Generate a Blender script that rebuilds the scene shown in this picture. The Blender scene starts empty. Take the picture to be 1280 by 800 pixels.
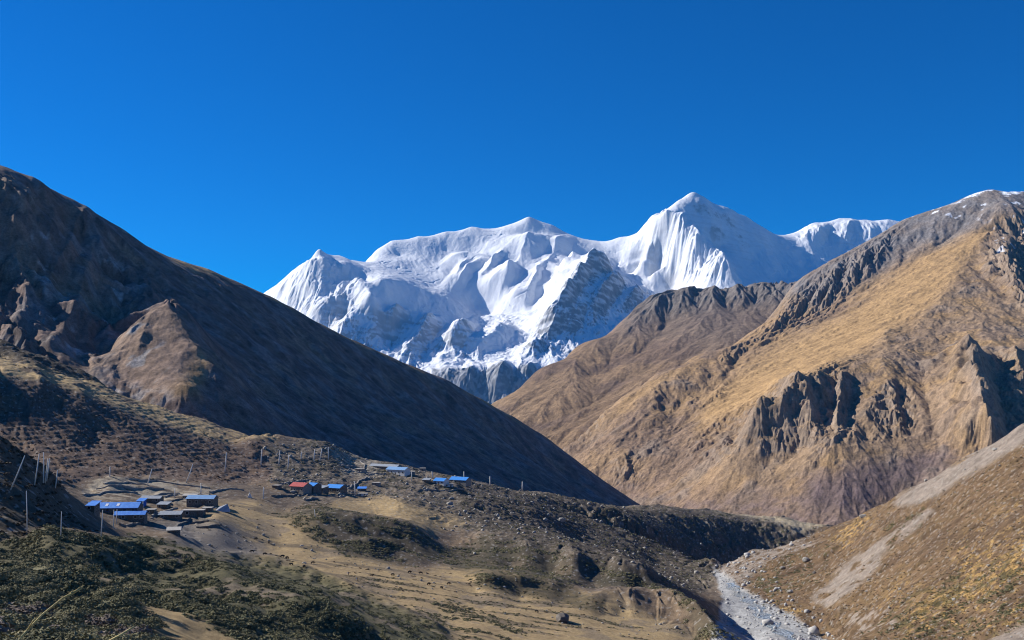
import bpy, bmesh, math, random
import numpy as np
from mathutils import Vector, Matrix
from math import radians, sin, cos, pi

sc = bpy.context.scene
col = sc.collection

# ------------------------------------------------------------------ camera, sky, sun, exposure
F = 1200.0            # focal length in pixels of the 1280 px wide frame
HY = 490.0            # row of the horizon in the frame
cam_d = bpy.data.cameras.new('camera')
cam_d.sensor_width = 36.0
cam_d.lens = 36.0 * F / 1280.0
cam_d.shift_y = (HY - 400.0) / 1280.0
cam_d.clip_start = 0.1
cam_d.clip_end = 200000.0
cam = bpy.data.objects.new('camera', cam_d)
cam.location = (0, 0, 0)
cam.rotation_euler = (radians(90), 0, 0)
col.objects.link(cam)
sc.camera = cam

SUN_AZ = radians(69)      # left of the viewing direction (+Y)
SUN_EL = radians(32)
world = bpy.data.worlds.new('World')
sc.world = world
world.use_nodes = True
wn, wl = world.node_tree.nodes, world.node_tree.links
wn.clear()
sky = wn.new('ShaderNodeTexSky')
sky.sky_type = 'NISHITA'
sky.sun_disc = False
sky.sun_elevation = SUN_EL
sky.sun_rotation = -SUN_AZ
sky.altitude = 3000
sky.air_density = 1.0
sky.dust_density = 0.45
sky.ozone_density = 4.0
hs = wn.new('ShaderNodeHueSaturation')
hs.inputs['Saturation'].default_value = 1.7
hs.inputs['Hue'].default_value = 0.512
bg = wn.new('ShaderNodeBackground')
bg.inputs['Strength'].default_value = 0.08
wo = wn.new('ShaderNodeOutputWorld')
wl.new(sky.outputs[0], hs.inputs['Color'])
wl.new(hs.outputs[0], bg.inputs['Color'])
wl.new(bg.outputs[0], wo.inputs['Surface'])

sun_d = bpy.data.lights.new('sun', 'SUN')
sun_d.energy = 5.0
sun_d.angle = radians(0.5)
sun_d.color = (1.0, 0.95, 0.87)
sun = bpy.data.objects.new('sun', sun_d)
SUN = Vector((-sin(SUN_AZ) * cos(SUN_EL), cos(SUN_AZ) * cos(SUN_EL), sin(SUN_EL)))
sun.rotation_euler = SUN.to_track_quat('Z', 'Y').to_euler()
sun.location = (0, 0, 500)
col.objects.link(sun)

sc.view_settings.view_transform = 'Standard'
sc.view_settings.look = 'None'
sc.view_settings.gamma = 1.0
sc.view_settings.exposure = 0.6
sc.view_settings.use_curve_mapping = False
sc.cycles.max_bounces = 4
sc.cycles.diffuse_bounces = 2
sc.cycles.glossy_bounces = 2
sc.cycles.volume_bounces = 0
sc.cycles.use_denoising = True
sc.cycles.denoiser = 'OPENIMAGEDENOISE'
sc.cycles.denoising_input_passes = 'RGB_ALBEDO_NORMAL'
sc.cycles.denoising_prefilter = 'ACCURATE'
sc.cycles.use_adaptive_sampling = False
sc.cycles.pixel_filter_type = 'BLACKMAN_HARRIS'
sc.cycles.filter_width = 1.1

# ------------------------------------------------------------------ numeric helpers
def _hash(ix, iy, seed):
    h = (ix.astype(np.int64) * 374761393 + iy.astype(np.int64) * 668265263 + seed * 974634777) & 0xffffffff
    h = ((h ^ (h >> 13)) * 1274126177) & 0xffffffff
    h = ((h ^ (h >> 16)) * 2246822519) & 0xffffffff
    h = h ^ (h >> 15)
    return h

def hash01(ix, iy, seed):
    return (_hash(ix, iy, seed) & 0xffffff).astype(np.float32) / 16777216.0

def perlin(x, y, seed=0):
    x = np.asarray(x, np.float64); y = np.asarray(y, np.float64)
    x0 = np.floor(x); y0 = np.floor(y)
    fx = (x - x0).astype(np.float32); fy = (y - y0).astype(np.float32)
    ix = x0.astype(np.int64); iy = y0.astype(np.int64)
    def g(dx, dy):
        a = hash01(ix + dx, iy + dy, seed) * np.float32(2 * pi)
        return np.cos(a) * (fx - dx) + np.sin(a) * (fy - dy)
    sx = fx * fx * fx * (fx * (fx * 6 - 15) + 10)
    sy = fy * fy * fy * (fy * (fy * 6 - 15) + 10)
    a = g(0, 0); b = g(1, 0); c = g(0, 1); d = g(1, 1)
    top = a + sx * (b - a); bot = c + sx * (d - c)
    return (top + sy * (bot - top)) * 1.5

def fbm(x, y, octs=5, seed=0, gain=0.5, lac=2.03):
    s = 0; a = 1.0; t = 0; f = 1.0
    for i in range(octs):
        s = s + a * perlin(x * f + 17.3 * i, y * f - 9.1 * i, seed + i)
        t += a; a *= gain; f *= lac
    return s / t

def ridged(x, y, octs=5, seed=0, gain=0.5, lac=2.03):
    s = 0; a = 1.0; t = 0; f = 1.0
    for i in range(octs):
        s = s + a * (1 - 2 * np.abs(perlin(x * f + 17.3 * i, y * f - 9.1 * i, seed + i)))
        t += a; a *= gain; f *= lac
    return s / t

def sstep(a, b, x):
    t = np.clip((x - a) / (b - a), 0, 1)
    return t * t * (3 - 2 * t)

def erosion(x, y, gx, gy, wave, octs, seed, gain=0.5, fb=0.6, straight=0.0):
    """gullies and ribs running down the slope (gx, gy); returns about -1..1"""
    h = np.zeros_like(x, dtype=np.float32)
    gx = gx.astype(np.float32); gy = gy.astype(np.float32)
    amp = 1.0; tot = 0.0; freq = 1.0 / wave
    for o in range(octs):
        L = np.sqrt(gx * gx + gy * gy) + 1e-4
        dx, dy = -gy / L, gx / L                      # along the contour
        px, py = x * freq * 0.7, y * freq * 0.7       # cell coordinates
        cx, cy = np.floor(px), np.floor(py)
        c = np.zeros_like(h); s = np.zeros_like(h); W = np.zeros_like(h)
        for i in (-1, 0, 1):
            for j in (-1, 0, 1):
                ix = (cx + i).astype(np.int64); iy = (cy + j).astype(np.int64)
                vx = (px - cx - i).astype(np.float32) - (0.5 + 0.8 * (hash01(ix, iy, seed + o) - 0.5))
                vy = (py - cy - j).astype(np.float32) - (0.5 + 0.8 * (hash01(ix, iy, seed + 50 + o) - 0.5))
                ph = hash01(ix, iy, seed + 90 + o) * np.float32(2 * pi) * (1 - straight)
                w = np.exp(-2.2 * (vx * vx + vy * vy))
                a = (vx * dx + vy * dy) * np.float32(2 * pi / 0.7) + ph
                c += w * np.cos(a); s += w * np.sin(a); W += w
        m = np.sqrt(c * c + s * s) + 1e-5
        k = np.minimum(1.0, 1.6 * m / W) / m
        c *= k; s *= k
        h += amp * c; tot += amp
        gx = gx - fb * amp * s * dx * L
        gy = gy - fb * amp * s * dy * L
        amp *= gain; freq *= 2.07
    return h / tot

def rbf(pts, c=0.02, sx=1.0, sw=1.0, lam=1e-4):
    """multiquadric surface through (px, py, D) points: q = z / D over (u, log D)"""
    P = np.array(pts, float)
    u = (P[:, 0] - 640) / F * sx; w = np.log(P[:, 2]) * sw
    q = (HY - P[:, 1]) / F
    n = len(P)
    d2 = (u[:, None] - u[None]) ** 2 + (w[:, None] - w[None]) ** 2
    A = np.zeros((n + 3, n + 3)); A[:n, :n] = -np.sqrt(d2 + c * c)
    A[:n, :n] -= np.eye(n) * lam
    A[:n, n] = 1; A[:n, n + 1] = u; A[:n, n + 2] = w
    A[n:, :n] = A[:n, n:].T
    b = np.zeros(n + 3); b[:n] = q
    sol = np.linalg.solve(A, b).astype(np.float32)
    u32, w32 = u.astype(np.float32), w.astype(np.float32)
    def ev(U, W):
        shp = U.shape
        U = (U.ravel() * sx).astype(np.float32); W = (W.ravel() * sw).astype(np.float32)
        r = sol[n] + sol[n + 1] * U + sol[n + 2] * W
        for k in range(n):
            r -= sol[k] * np.sqrt((U - u32[k]) ** 2 + (W - w32[k]) ** 2 + np.float32(c * c))
        return r.reshape(shp)
    return ev

def up2(a, n1, n2):
    """resample a coarse grid bicubic-ish (linear twice smoothed)"""
    def rs(a, n):
        m = a.shape[0]
        t = np.linspace(0, m - 1, n); i = np.clip(t.astype(int), 0, m - 2); f = (t - i).astype(np.float32)[:, None]
        im = np.clip(i - 1, 0, m - 1); ip = np.clip(i + 2, 0, m - 1)
        p0, p1, p2, p3 = a[im], a[i], a[i + 1], a[ip]
        return p1 + 0.5 * f * (p2 - p0 + f * (2 * p0 - 5 * p1 + 4 * p2 - p3 + f * (3 * (p1 - p2) + p3 - p0)))
    return rs(rs(a, n1).T, n2).T

def blur(a, n=1):
    for _ in range(n):
        b = a.copy(); b[1:-1] = (a[:-2] + 2 * a[1:-1] + a[2:]) / 4; a = b
        b = a.copy(); b[:, 1:-1] = (a[:, :-2] + 2 * a[:, 1:-1] + a[:, 2:]) / 4; a = b
    return a

class Layer:
    """a height field over (column, depth): real X, Y, Z in metres"""
    def __init__(s, pts, pxs, Ds, c=0.02, sx=1.0, sw=1.0, coarse=2, lam=1e-4):
        s.px = np.asarray(pxs, float); s.D = np.asarray(Ds, float)
        ev = rbf(pts, c, sx, sw, lam)
        U, W = np.meshgrid((s.px - 640) / F, np.log(s.D))
        q = ev(U[::coarse, ::coarse], W[::coarse, ::coarse]) if coarse > 1 else ev(U, W)
        if coarse > 1:
            # coarse sample points are the even ones, so pad to fit
            nr = (U.shape[0] - 1) // coarse * coarse + 1; nc = (U.shape[1] - 1) // coarse * coarse + 1
            qq = up2(q, nr, nc)
            s.px = s.px[:nc]; s.D = s.D[:nr]
            U = U[:nr, :nc]; W = W[:nr, :nc]; q = qq
        s.U = U; s.Y = np.exp(W); s.X = U * s.Y; s.Z = q * s.Y
        s.PX = np.broadcast_to(s.px[None], U.shape)
    def py(s):
        return HY - F * s.Z / s.Y
    def grad(s, Z=None):
        Z = s.Z if Z is None else Z
        u = (s.px - 640) / F
        zu = np.gradient(Z, u, axis=1); zy = np.gradient(Z, s.D, axis=0)
        gx = zu / s.Y
        return gx, zy - gx * s.U
    def mesh(s, name, mat, colr=None, attrs=None):
        nr, nc = s.Z.shape
        me = bpy.data.meshes.new(name)
        co = np.stack([s.X, s.Y, s.Z], -1).astype(np.float32).reshape(-1)
        idx = np.arange(nr * nc, dtype=np.int32).reshape(nr, nc)
        f = np.stack([idx[:-1, :-1], idx[:-1, 1:], idx[1:, 1:], idx[1:, :-1]], -1).reshape(-1)
        nf = (nr - 1) * (nc - 1)
        me.vertices.add(nr * nc); me.vertices.foreach_set('co', co)
        me.loops.add(nf * 4); me.loops.foreach_set('vertex_index', f)
        me.polygons.add(nf)
        me.polygons.foreach_set('loop_start', np.arange(0, nf * 4, 4, dtype=np.int32))
        me.polygons.foreach_set('use_smooth', np.ones(nf, dtype=bool))
        if colr is not None:
            at = me.color_attributes.new('albedo', 'FLOAT_COLOR', 'POINT')
            c4 = np.ones((nr, nc, 4), np.float32); c4[..., :3] = colr
            at.data.foreach_set('color', c4.reshape(-1))
        for k, v in (attrs or {}).items():
            at = me.attributes.new(k, 'FLOAT', 'POINT')
            at.data.foreach_set('value', np.ascontiguousarray(v, dtype=np.float32).reshape(-1))
        me.update(calc_edges=True)
        me.materials.append(mat)
        o = bpy.data.objects.new(name, me)
        col.objects.link(o)
        o['kind'] = 'structure'
        return o

def line(pts, px, py):
    """column of an edge drawn as (px, py) points, at the rows py; also a mask that fades past its ends"""
    P = np.array(pts, float); P = P[np.argsort(P[:, 1])]
    e = np.interp(py, P[:, 1], P[:, 0])
    return e, P[0, 1], P[-1, 1]

def ribs(L, items, js=1.0):
    """buttresses: each (edge points, height, left width px, right width px): gentle on the left, abrupt on the right"""
    py = L.py()
    for pts, A, wl_, wr_ in items:
        e, y0, y1 = line(pts, L.PX, py)
        d = L.PX - e
        d = d + 4 * perlin(L.X / (60 * js), L.Y / (60 * js), 7) + 2.5 * perlin(L.X / (19 * js), L.Y / (19 * js), 8)
        f = np.where(d < 0, np.clip(1 + d / wl_, 0, 1), np.clip(1 - d / wr_, 0, 1))
        m = sstep(y0 - 10, y0 + 12, py) * (1 - sstep(y1 - 15, y1 + 10, py))
        L.Z = L.Z + A * (0.85 * f + 0.15 * f * f * (3 - 2 * f)) * m * (1 + 0.35 * perlin(L.X / (40 * js), L.Y / (40 * js), 11))

def scarp(L, pts, A, face, back, wob=3.0, drop=False):
    """a bank below a traced top edge (left to right): the bench behind it is raised, its face looks towards us"""
    py = L.py(); P = np.array(pts, float)
    top = np.interp(L.PX, P[:, 0], P[:, 1])
    d = py - top + wob * perlin(L.X / 16.0, L.Y / 30.0, 17) + 0.6 * wob * perlin(L.X / 5.0, L.Y / 9.0, 18)
    f = np.where(d < 0, np.clip(1 + d / back, 0, 1), np.clip(1 - d / face, 0, 1))
    f = np.where(d < 0, f * f * (3 - 2 * f), f)
    if drop:
        f = np.where(d < 0, 0, -np.clip(d / face, 0, 1) * np.clip(1 - (d - face) / back, 0, 1))
    m = sstep(P[0, 0] - 5, P[0, 0] + 35, L.PX) * (1 - sstep(P[-1, 0] - 35, P[-1, 0] + 5, L.PX))
    L.Z = L.Z + A * f * m

def poly_mask(L_px, L_py, poly, soft=6.0):
    """signed soft mask of a region outlined by (px, py) points on the ground seen there"""
    x = np.asarray(L_px, np.float32); y = np.asarray(L_py, np.float32)
    x, y = np.broadcast_arrays(x, y)
    inside = np.zeros(x.shape, bool); d2 = np.full(x.shape, 1e9, np.float32)
    n = len(poly)
    for i in range(n):
        x0, y0 = poly[i]; x1, y1 = poly[(i + 1) % n]
        if y0 != y1:
            c = ((y0 > y) != (y1 > y)) & (x < (x1 - x0) * (y - y0) / (y1 - y0) + x0)
            inside ^= c
        ex, ey = x1 - x0, y1 - y0
        t = np.clip(((x - x0) * ex + (y - y0) * ey) / (ex * ex + ey * ey + 1e-9), 0, 1)
        d2 = np.minimum(d2, (x - x0 - t * ex) ** 2 + (y - y0 - t * ey) ** 2)
    d = np.sqrt(d2) * np.where(inside, 1, -1)
    return sstep(-soft, soft, d)

def mix(a, b, m):
    return a + (np.asarray(b, np.float32) - a) * np.asarray(m, np.float32)[..., None]

# ------------------------------------------------------------------ materials
def new_mat(name):
    m = bpy.data.materials.new(name); m.use_nodes = True
    nt = m.node_tree; nt.nodes.clear()
    out = nt.nodes.new('ShaderNodeOutputMaterial'); b = nt.nodes.new('ShaderNodeBsdfPrincipled')
    nt.links.new(b.outputs[0], out.inputs['Surface'])
    b.inputs['Roughness'].default_value = 0.9
    b.inputs['Specular IOR Level'].default_value = 0.15
    return m, nt, b

def terrain_mat(name, scales=(1.0, 0.2), var=0.35, bump=0.5, bump_dist=2.0, rough=0.95, spec=0.1):
    m, nt, b = new_mat(name)
    N, L = nt.nodes.new, nt.links.new
    at = N('ShaderNodeAttribute'); at.attribute_name = 'albedo'
    geo = N('ShaderNodeNewGeometry')
    ns = []
    for sc_ in scales:
        n = N('ShaderNodeTexNoise'); n.inputs['Scale'].default_value = sc_; n.inputs['Detail'].default_value = 6
        n.inputs['Roughness'].default_value = 0.78
        L(geo.outputs['Position'], n.inputs['Vector']); ns.append(n)
    add = N('ShaderNodeMath'); add.operation = 'ADD'
    L(ns[0].outputs['Fac'], add.inputs[0]); L(ns[1].outputs['Fac'], add.inputs[1])
    mr = N('ShaderNodeMapRange')
    mr.inputs['From Min'].default_value = 0.7; mr.inputs['From Max'].default_value = 1.3
    mr.inputs['To Min'].default_value = 1 - var; mr.inputs['To Max'].default_value = 1 + var
    L(add.outputs[0], mr.inputs['Value'])
    mul = N('ShaderNodeVectorMath'); mul.operation = 'SCALE'
    L(at.outputs['Color'], mul.inputs[0]); L(mr.outputs[0], mul.inputs['Scale'])
    L(mul.outputs[0], b.inputs['Base Color'])
    bp = N('ShaderNodeBump'); bp.inputs['Strength'].default_value = bump; bp.inputs['Distance'].default_value = bump_dist
    L(add.outputs[0], bp.inputs['Height']); L(bp.outputs[0], b.inputs['Normal'])
    b.inputs['Roughness'].default_value = rough
    b.inputs['Specular IOR Level'].default_value = spec
    return m
# ------------------------------------------------------------------ far snow mountain
def K(pts): return [(a, b, d * 1000.0) for a, b, d in pts]

def build_snow():
    ridge = [(200,430,11.7),(260,398,11.6),(300,383,11.5),(333,367,11.3),(364,345,11.2),(381,335,11.1),(399,313,11.0),(410,318,11.15),(425,321,11.4),
        (438,326,11.7),(458,326,12.2),(468,316,12.4),(489,302,12.5),(502,300,12.5),(522,296,12.6),(556,290,12.7),
        (590,284,12.8),(634,282,12.8),(661,272,12.8),(691,282,12.8),(720,296,12.8),(742,301,12.8),(758,303,12.8),
        (774,297,12.65),(800,291,12.5),(819,273,12.35),(831,264.5,12.45),(847,252,12.6),(866,240.5,12.75),(880,248,12.82),
        (904,260,12.92),(933,271,13.05),(957,289,13.3),(985,294,13.6),(1006,285,13.7),(1018,279,13.7),(1050,273.5,13.8),
        (1079,275.5,13.8),(1112,275,13.8),(1150,280,13.8),(1250,310,13.8),(1500,330,13.8)]
    back = [(a, b + 60 + (i % 3) * 8, d + 0.9) for i, (a, b, d) in enumerate(ridge)]
    back2 = [(a, 430, 15.5) for a in range(200, 1500, 150)]
    mid = [(360,366,10.9),(380,360,10.75),(405,345,10.8),(420,338,10.95),
        # spur of the first peak running right and away, steep on its near side
        (430,334,10.95),(440,352,10.85),(462,354,10.6),(476,355,10.55),(505,363,10.78),(560,382,10.98),(594,397,11.1),
        (440,331,11.5),(490,343,11.5),(540,363,11.4),(590,385,11.35),(610,396,11.2),
        (440,374,10.62),(468,378,10.22),(490,388,10.42),(520,396,10.5),(560,411,10.5),(590,418,10.5),
        (400,395,10.3),(430,410,10.25),(458,414,10.0),(480,422,10.15),(510,432,10.12),(550,449,9.9),(415,376,10.6),
        (380,390,10.45),(340,380,10.9),
        # upper snow face and basin
        (500,320,12.2),(540,330,12.05),(560,312,12.4),(600,310,12.45),(600,340,11.95),(560,350,11.6),(640,340,12.0),(610,362,11.5),
        (661,300,12.55),(650,320,12.25),(690,320,12.3),(690,350,11.7),(720,330,12.2),(640,375,11.2),(680,375,11.2),
        (640,393,11.0),(670,400,10.6),
        (612,412,10.75),(640,415,10.6),(620,430,10.1),(580,432,10.0),(590,450,9.75),(640,448,9.75),(660,430,10.1),
        # rock rib
        (750,325,11.4),(725,355,11.0),(700,385,10.55),(680,410,10.2),(655,440,9.8),(770,347,11.55),(790,362,11.55),(815,374,11.4),(760,360,11.1),
        (730,385,10.65),(750,400,10.6),(720,420,10.1),(700,440,9.8),(780,395,10.9),
        # hanging basin right of it
        (790,315,12.3),(772,330,12.3),(800,340,12.15),(820,352,11.9),(840,366,11.6),
        # main pyramid: lit left face, dividing crest, shaded right face
        (830,300,12.0),(810,320,12.0),(850,310,11.75),(835,280,12.05),(860,330,11.5),(860,350,11.35),(880,345,11.3),(820,345,11.8),
        (822,278,12.15),(848,292,11.95),(872,308,11.65),(904,340,11.1),(914,362,10.8),(925,385,10.4),
        (850,272,12.3),(872,270,12.45),(893,292,12.35),(915,290,12.6),(925,325,12.2),(940,345,11.9),(960,310,12.75),(975,330,12.5),(960,365,11.6),(895,310,12.25),
        (1000,310,13.1),(1040,320,13.1),(1010,340,12.5),(1060,340,12.8),(1045,295,13.5),(1090,300,13.4),(1080,330,13.0),(1150,320,13.3),
        # moraine cliff at the foot
        (556,462,9.45),(600,460,9.4),(640,461,9.4),(690,458,9.4),(560,468,9.3),(600,470,9.28),(640,470,9.28),(690,468,9.28),
        (560,500,9.1),(600,505,9.08),(650,505,9.08),(700,500,9.1),(740,440,9.8),(800,430,10),(880,420,10.0),(980,400,10.4),(1100,380,11),(1250,380,11.5)]
    front = [(a, 520, 8.7) for a in range(150, 1500, 130)] + [(250,440,10.5),(300,430,10.4)]
    pts = K(ridge + back + back2 + mid + front)
    px = np.concatenate([np.linspace(-100, 300, 40, endpoint=False), np.linspace(300, 1130, 1001), np.linspace(1145, 1500, 30)])
    D = np.concatenate([np.linspace(8600, 9000, 8, endpoint=False), np.linspace(9000, 13400, 640, endpoint=False), np.linspace(13400, 14400, 60, endpoint=False), np.linspace(14400, 16000, 16)])
    L = Layer(pts, px, D, c=0.004)
    py0 = L.py(); PX = L.PX
    gx, gy = L.grad(blur(L.Z, 3))
    sl = np.hypot(gx, gy)
    ridge_py = np.interp(PX, [r[0] for r in ridge], [r[1] for r in ridge])
    near_r = 0.25 + 0.75 * sstep(0, 14, py0 - ridge_py)            # keep the crest line
    wx = L.X + 150 * fbm(L.X / 600, L.Y / 600, 4, 101); wy = L.Y + 150 * fbm(L.X / 600, L.Y / 600, 4, 102)
    smooth = poly_mask(PX, py0, [(440,326),(470,312),(560,292),(661,268),(760,303),(800,292),(790,318),(745,325),(690,380),(640,398),(560,380),(480,350),(430,332)], 16)
    flut = poly_mask(PX, py0, [(835,285),(870,305),(905,338),(905,360),(850,352),(815,325),(820,290)], 8)
    pyr = poly_mask(PX, py0, [(866,241),(960,290),(990,300),(1010,360),(915,362),(905,335),(872,302),(830,268)], 8)
    flz = np.maximum.reduce([poly_mask(PX, py0, [(335,368),(399,312),(432,335),(455,362),(425,412),(380,395)], 12), 0.9 * poly_mask(PX, py0, [(400,395),(480,388),(590,418),(600,460),(480,470),(400,440)], 14),
                             poly_mask(PX, py0, [(750,324),(820,374),(780,420),(700,460),(650,450),(690,392)], 10), 0.7 * poly_mask(PX, py0, [(545,455),(700,455),(700,520),(540,520)], 6),
                             0.6 * poly_mask(PX, py0, [(785,296),(830,270),(905,338),(910,362),(820,345)], 8), 0.6 * poly_mask(PX, py0, [(985,292),(1050,272),(1120,275),(1060,316)], 8)])
    # spurs and ice cliffs traced from the massif
    for pts, A, fc_, bk in [([(465,348),(480,354),(505,362),(560,381),(600,398)], 38, 20, 30), ([(545,338),(565,327),(585,326),(612,336),(630,350)], 60, 18, 12),
                            ([(585,402),(620,404),(660,402),(700,410)], 30, 12, 12), ([(560,425),(600,428),(640,424),(670,428)], 40, 14, 12),
                            ([(640,360),(670,366),(700,372)], 22, 10, 12), ([(770,338),(800,336),(840,346)], 36, 14, 12), ([(470,330),(520,328),(560,340)], 14, 8, 12)]:
        scarp(L, pts, A * 1.7, fc_, bk, 0.0)
    ribs(L, [([(832,278),(848,287),(872,303),(904,336),(916,362)], 161, 60, 14), ([(397,330),(391,342),(380,362),(372,380)], 85, 60, 26), ([(420,330),(412,350),(400,375),(392,395)], 95, 30, 20),
             ([(448,360),(432,385),(418,408)], 184, 40, 28), ([(500,392),(490,410),(482,430)], 150, 34, 14), ([(540,405),(530,425),(520,440)], 150, 30, 14), ([(585,408),(575,425),(565,440)], 130, 30, 14), ([(440,400),(432,420),(425,432)], 114, 24, 16),
             ([(520,430),(516,450),(512,462)], 114, 30, 16),
             ([(600,330),(580,348),(566,366)], 92, 26, 14), ([(628,330),(612,345),(600,352)], 92, 16, 9), ([(585,328),(578,338),(570,348)], 69, 12, 7), ([(665,300),(650,335),(628,372)], 161, 70, 26),
             ([(700,300),(688,335),(660,378)], 138, 44, 20), ([(722,325),(706,350),(686,376)], 114, 26, 14), ([(676,345),(664,365),(655,385)], 82, 20, 8), ([(640,350),(628,370),(622,385)], 69, 20, 9),
             ([(748,326),(722,362),(705,392),(690,420)], 184, 36, 30), ([(770,352),(752,380),(740,402)], 161, 26, 18), ([(800,366),(785,385),(775,398)], 114, 20, 14), ([(735,345),(715,380),(695,405)], 92, 18, 10),
             ([(640,405),(620,425),(600,440)], 92, 30, 20), ([(566,425),(560,440),(552,452)], 114, 30, 18), ([(700,410),(680,430),(660,450)], 92, 24, 14),
             ([(590,458),(586,475),(580,500)], 69, 16, 12), ([(630,458),(624,475),(618,500)], 69, 22, 16), ([(660,458),(654,475),(648,495)], 59, 16, 14),
             ([(835,276),(828,300),(818,325)], 92, 26, 8), ([(850,290),(846,310),(838,340)], 69, 20, 7), ([(1030,285),(1022,298),(1012,310)], 92, 24, 12), ([(1065,278),(1058,292),(1052,308)], 69, 20, 10),
             ([(905,262),(915,290),(930,330)], 69, 30, 16), ([(945,285),(955,310),(965,345)], 59, 30, 16), ([(880,250),(886,275),(895,300)], 55, 22, 12)], 8.0)
    gx, gy = L.grad(blur(L.Z, 2)); sl = np.hypot(gx, gy)
    e1 = erosion(wx, wy, gx, gy, 300., 4, 3, gain=0.5, fb=0.5)
    e2 = erosion(wx, wy, gx, gy, 85., 3, 31, gain=0.5, fb=0.5)
    rough = sstep(-0.3, 0.3, fbm(L.X / 700, L.Y / 700, 3, 5))
    st_ = sstep(0.2, 0.7, sl)
    L.Z += near_r * st_ * (5 + 26 * flz * (0.3 + 0.7 * rough)) * e1
    L.Z += near_r * st_ * (1.5 + 9 * flz) * e2
    rm = ridged(wx / 520, wy / 760, 7, 501, gain=0.5) - 0.2
    L.Z += near_r * rm * (34 + 30 * flz) * (1 - 0.75 * smooth) * (1 - 0.55 * pyr)
    rs_ = ridged(wx / 210, wy / 330, 5, 505, gain=0.5)
    L.Z += near_r * rs_ * (8 + 16 * flz) * (1 - 0.6 * smooth)
    L.Z += 5.5 * (ridged(wx / 95, wy / 150, 5, 507, gain=0.55) - 0.2) * (0.4 + 0.6 * near_r) * (1 - 0.35 * smooth)
    L.Z += 28 * near_r * flut * erosion(L.X, L.Y, gx, gy, 110., 2, 77, straight=0.3)
    # long folds of the bright slope
    dg = (L.X + 0.55 * L.Y) / 330 + 0.8 * fbm(L.X / 900, L.Y / 900, 2, 511)
    diag = poly_mask(PX, py0, [(690,292),(760,306),(790,320),(740,335),(700,385),(640,398),(600,392),(650,330)], 14)
    L.Z += 22 * diag * near_r * (1 - 2 * np.abs((dg % 1) - 0.5)) * sstep(-0.3, 0.3, fbm(L.X / 400, L.Y / 400, 3, 512))
    # bergschrunds and crevasse lines across the neve, broken ice in the falls
    cr = np.abs(((L.Z / 85 + 2.2 * fbm(L.X / 500, L.Y / 500, 4, 9)) % 1) - 0.5)
    L.Z -= 9 * smooth * near_r * sstep(0.10, 0.0, cr) * sstep(0.0, 0.25, fbm(L.X / 420, L.Y / 420, 3, 19))
    ice = poly_mask(PX, py0, [(600,398),(680,398),(700,420),(650,455),(560,455),(590,425)], 10)
    L.Z += 15 * ice * np.abs(fbm(L.X / 120, L.Y / 60, 4, 41)) * 2
    L.Z += (3 + 6 * (1 - smooth)) * fbm(L.X / 120, L.Y / 120, 5, 21, gain=0.55) * (0.4 + 0.6 * near_r)
    gx2, gy2 = L.grad()
    sl2 = np.hypot(gx2, gy2)
    curv = L.Z - blur(L.Z, 6)
    n1 = fbm(L.X / 260, L.Y / 260, 5, 51); n2 = fbm(L.X / 60, L.Y / 60, 3, 61)
    rockreg = np.zeros_like(L.Z)
    for poly, v in [([(750,322),(780,345),(820,370),(800,400),(740,440),(700,465),(640,455),(660,425),(690,392),(715,362)], 1.0),
                    ([(545,455),(700,455),(700,520),(540,520)], 1.1),
                    ([(560,398),(640,400),(655,445),(590,455),(560,430)], 0.25),
                    ([(400,400),(440,395),(490,390),(520,400),(600,415),(590,450),(560,470),(480,450)], 0.6),
                    ([(785,298),(830,280),(845,300),(830,335),(790,340)], 0.25),
                    ([(868,245),(905,262),(960,290),(940,330),(890,300),(835,272)], 0.62),
                    ([(815,340),(905,335),(905,362),(830,372)], 0.35)]:
        rockreg = np.maximum(rockreg, v * poly_mask(PX, py0, poly, 12))
    rock = sstep(0.0, 0.35, (sl2 - 1.25) * 0.45 + 0.6 * rockreg - 0.45 + 0.45 * n1 + 0.3 * n2 - 0.012 * np.clip(-curv, -8, 8))
    rock *= np.clip(0.12 + rockreg, 0, 1)
    strata = fbm(L.X / 420, L.Z / 38 + L.X / 300, 4, 333)             # rock bands break through along level ledges
    thin = sstep(0.05, 0.3, strata + 0.6 * n1 + 0.9 * (sl2 - 1.05) - 0.1) * np.clip(flz + 0.5 * pyr, 0, 1) * (1 - 0.8 * smooth)
    low = sstep(330, 420, py0)
    rock = np.maximum(rock, np.clip(0.3 + 0.5 * low, 0, 0.8) * thin * (1 - 0.5 * flut))
    rock *= 1 - 0.6 * poly_mask(PX, py0, [(335,368),(399,308),(435,335),(450,360),(425,400),(380,395)], 14)
    dust = sstep(0.1, 0.45, fbm(L.X / 130, L.Y / 130 + L.Z / 60, 5, 335) + 0.15)          # snow caught on the ledges
    rock *= (1 - 0.62 * dust) * 0.9
    wall = poly_mask(PX, py0, [(540,465),(600,463),(650,464),(700,461),(705,480),(650,520),(590,520),(540,500)], 4)
    rock = np.maximum(rock, wall * (0.72 + 0.28 * sstep(-0.1, 0.2, n2)) * (1 - 0.6 * sstep(0.22, 0.4, fbm(L.X / 60, L.Z / 160, 4, 337))))
    snow = np.array([0.79, 0.81, 0.85], np.float32)
    rk = np.array([0.155, 0.16, 0.175], np.float32)
    C = np.broadcast_to(snow, L.Z.shape + (3,)).copy()
    rcol = rk * (1 + 0.5 * n2[..., None] + 0.3 * n1[..., None])
    C = C + (rcol - C) * rock[..., None]
    m = terrain_mat('snow_and_rock', (0.012, 0.05), 0.05, 0.35, 12.0, 0.75, 0.15)
    return L.mesh('snow_mountain', m, C)

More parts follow.
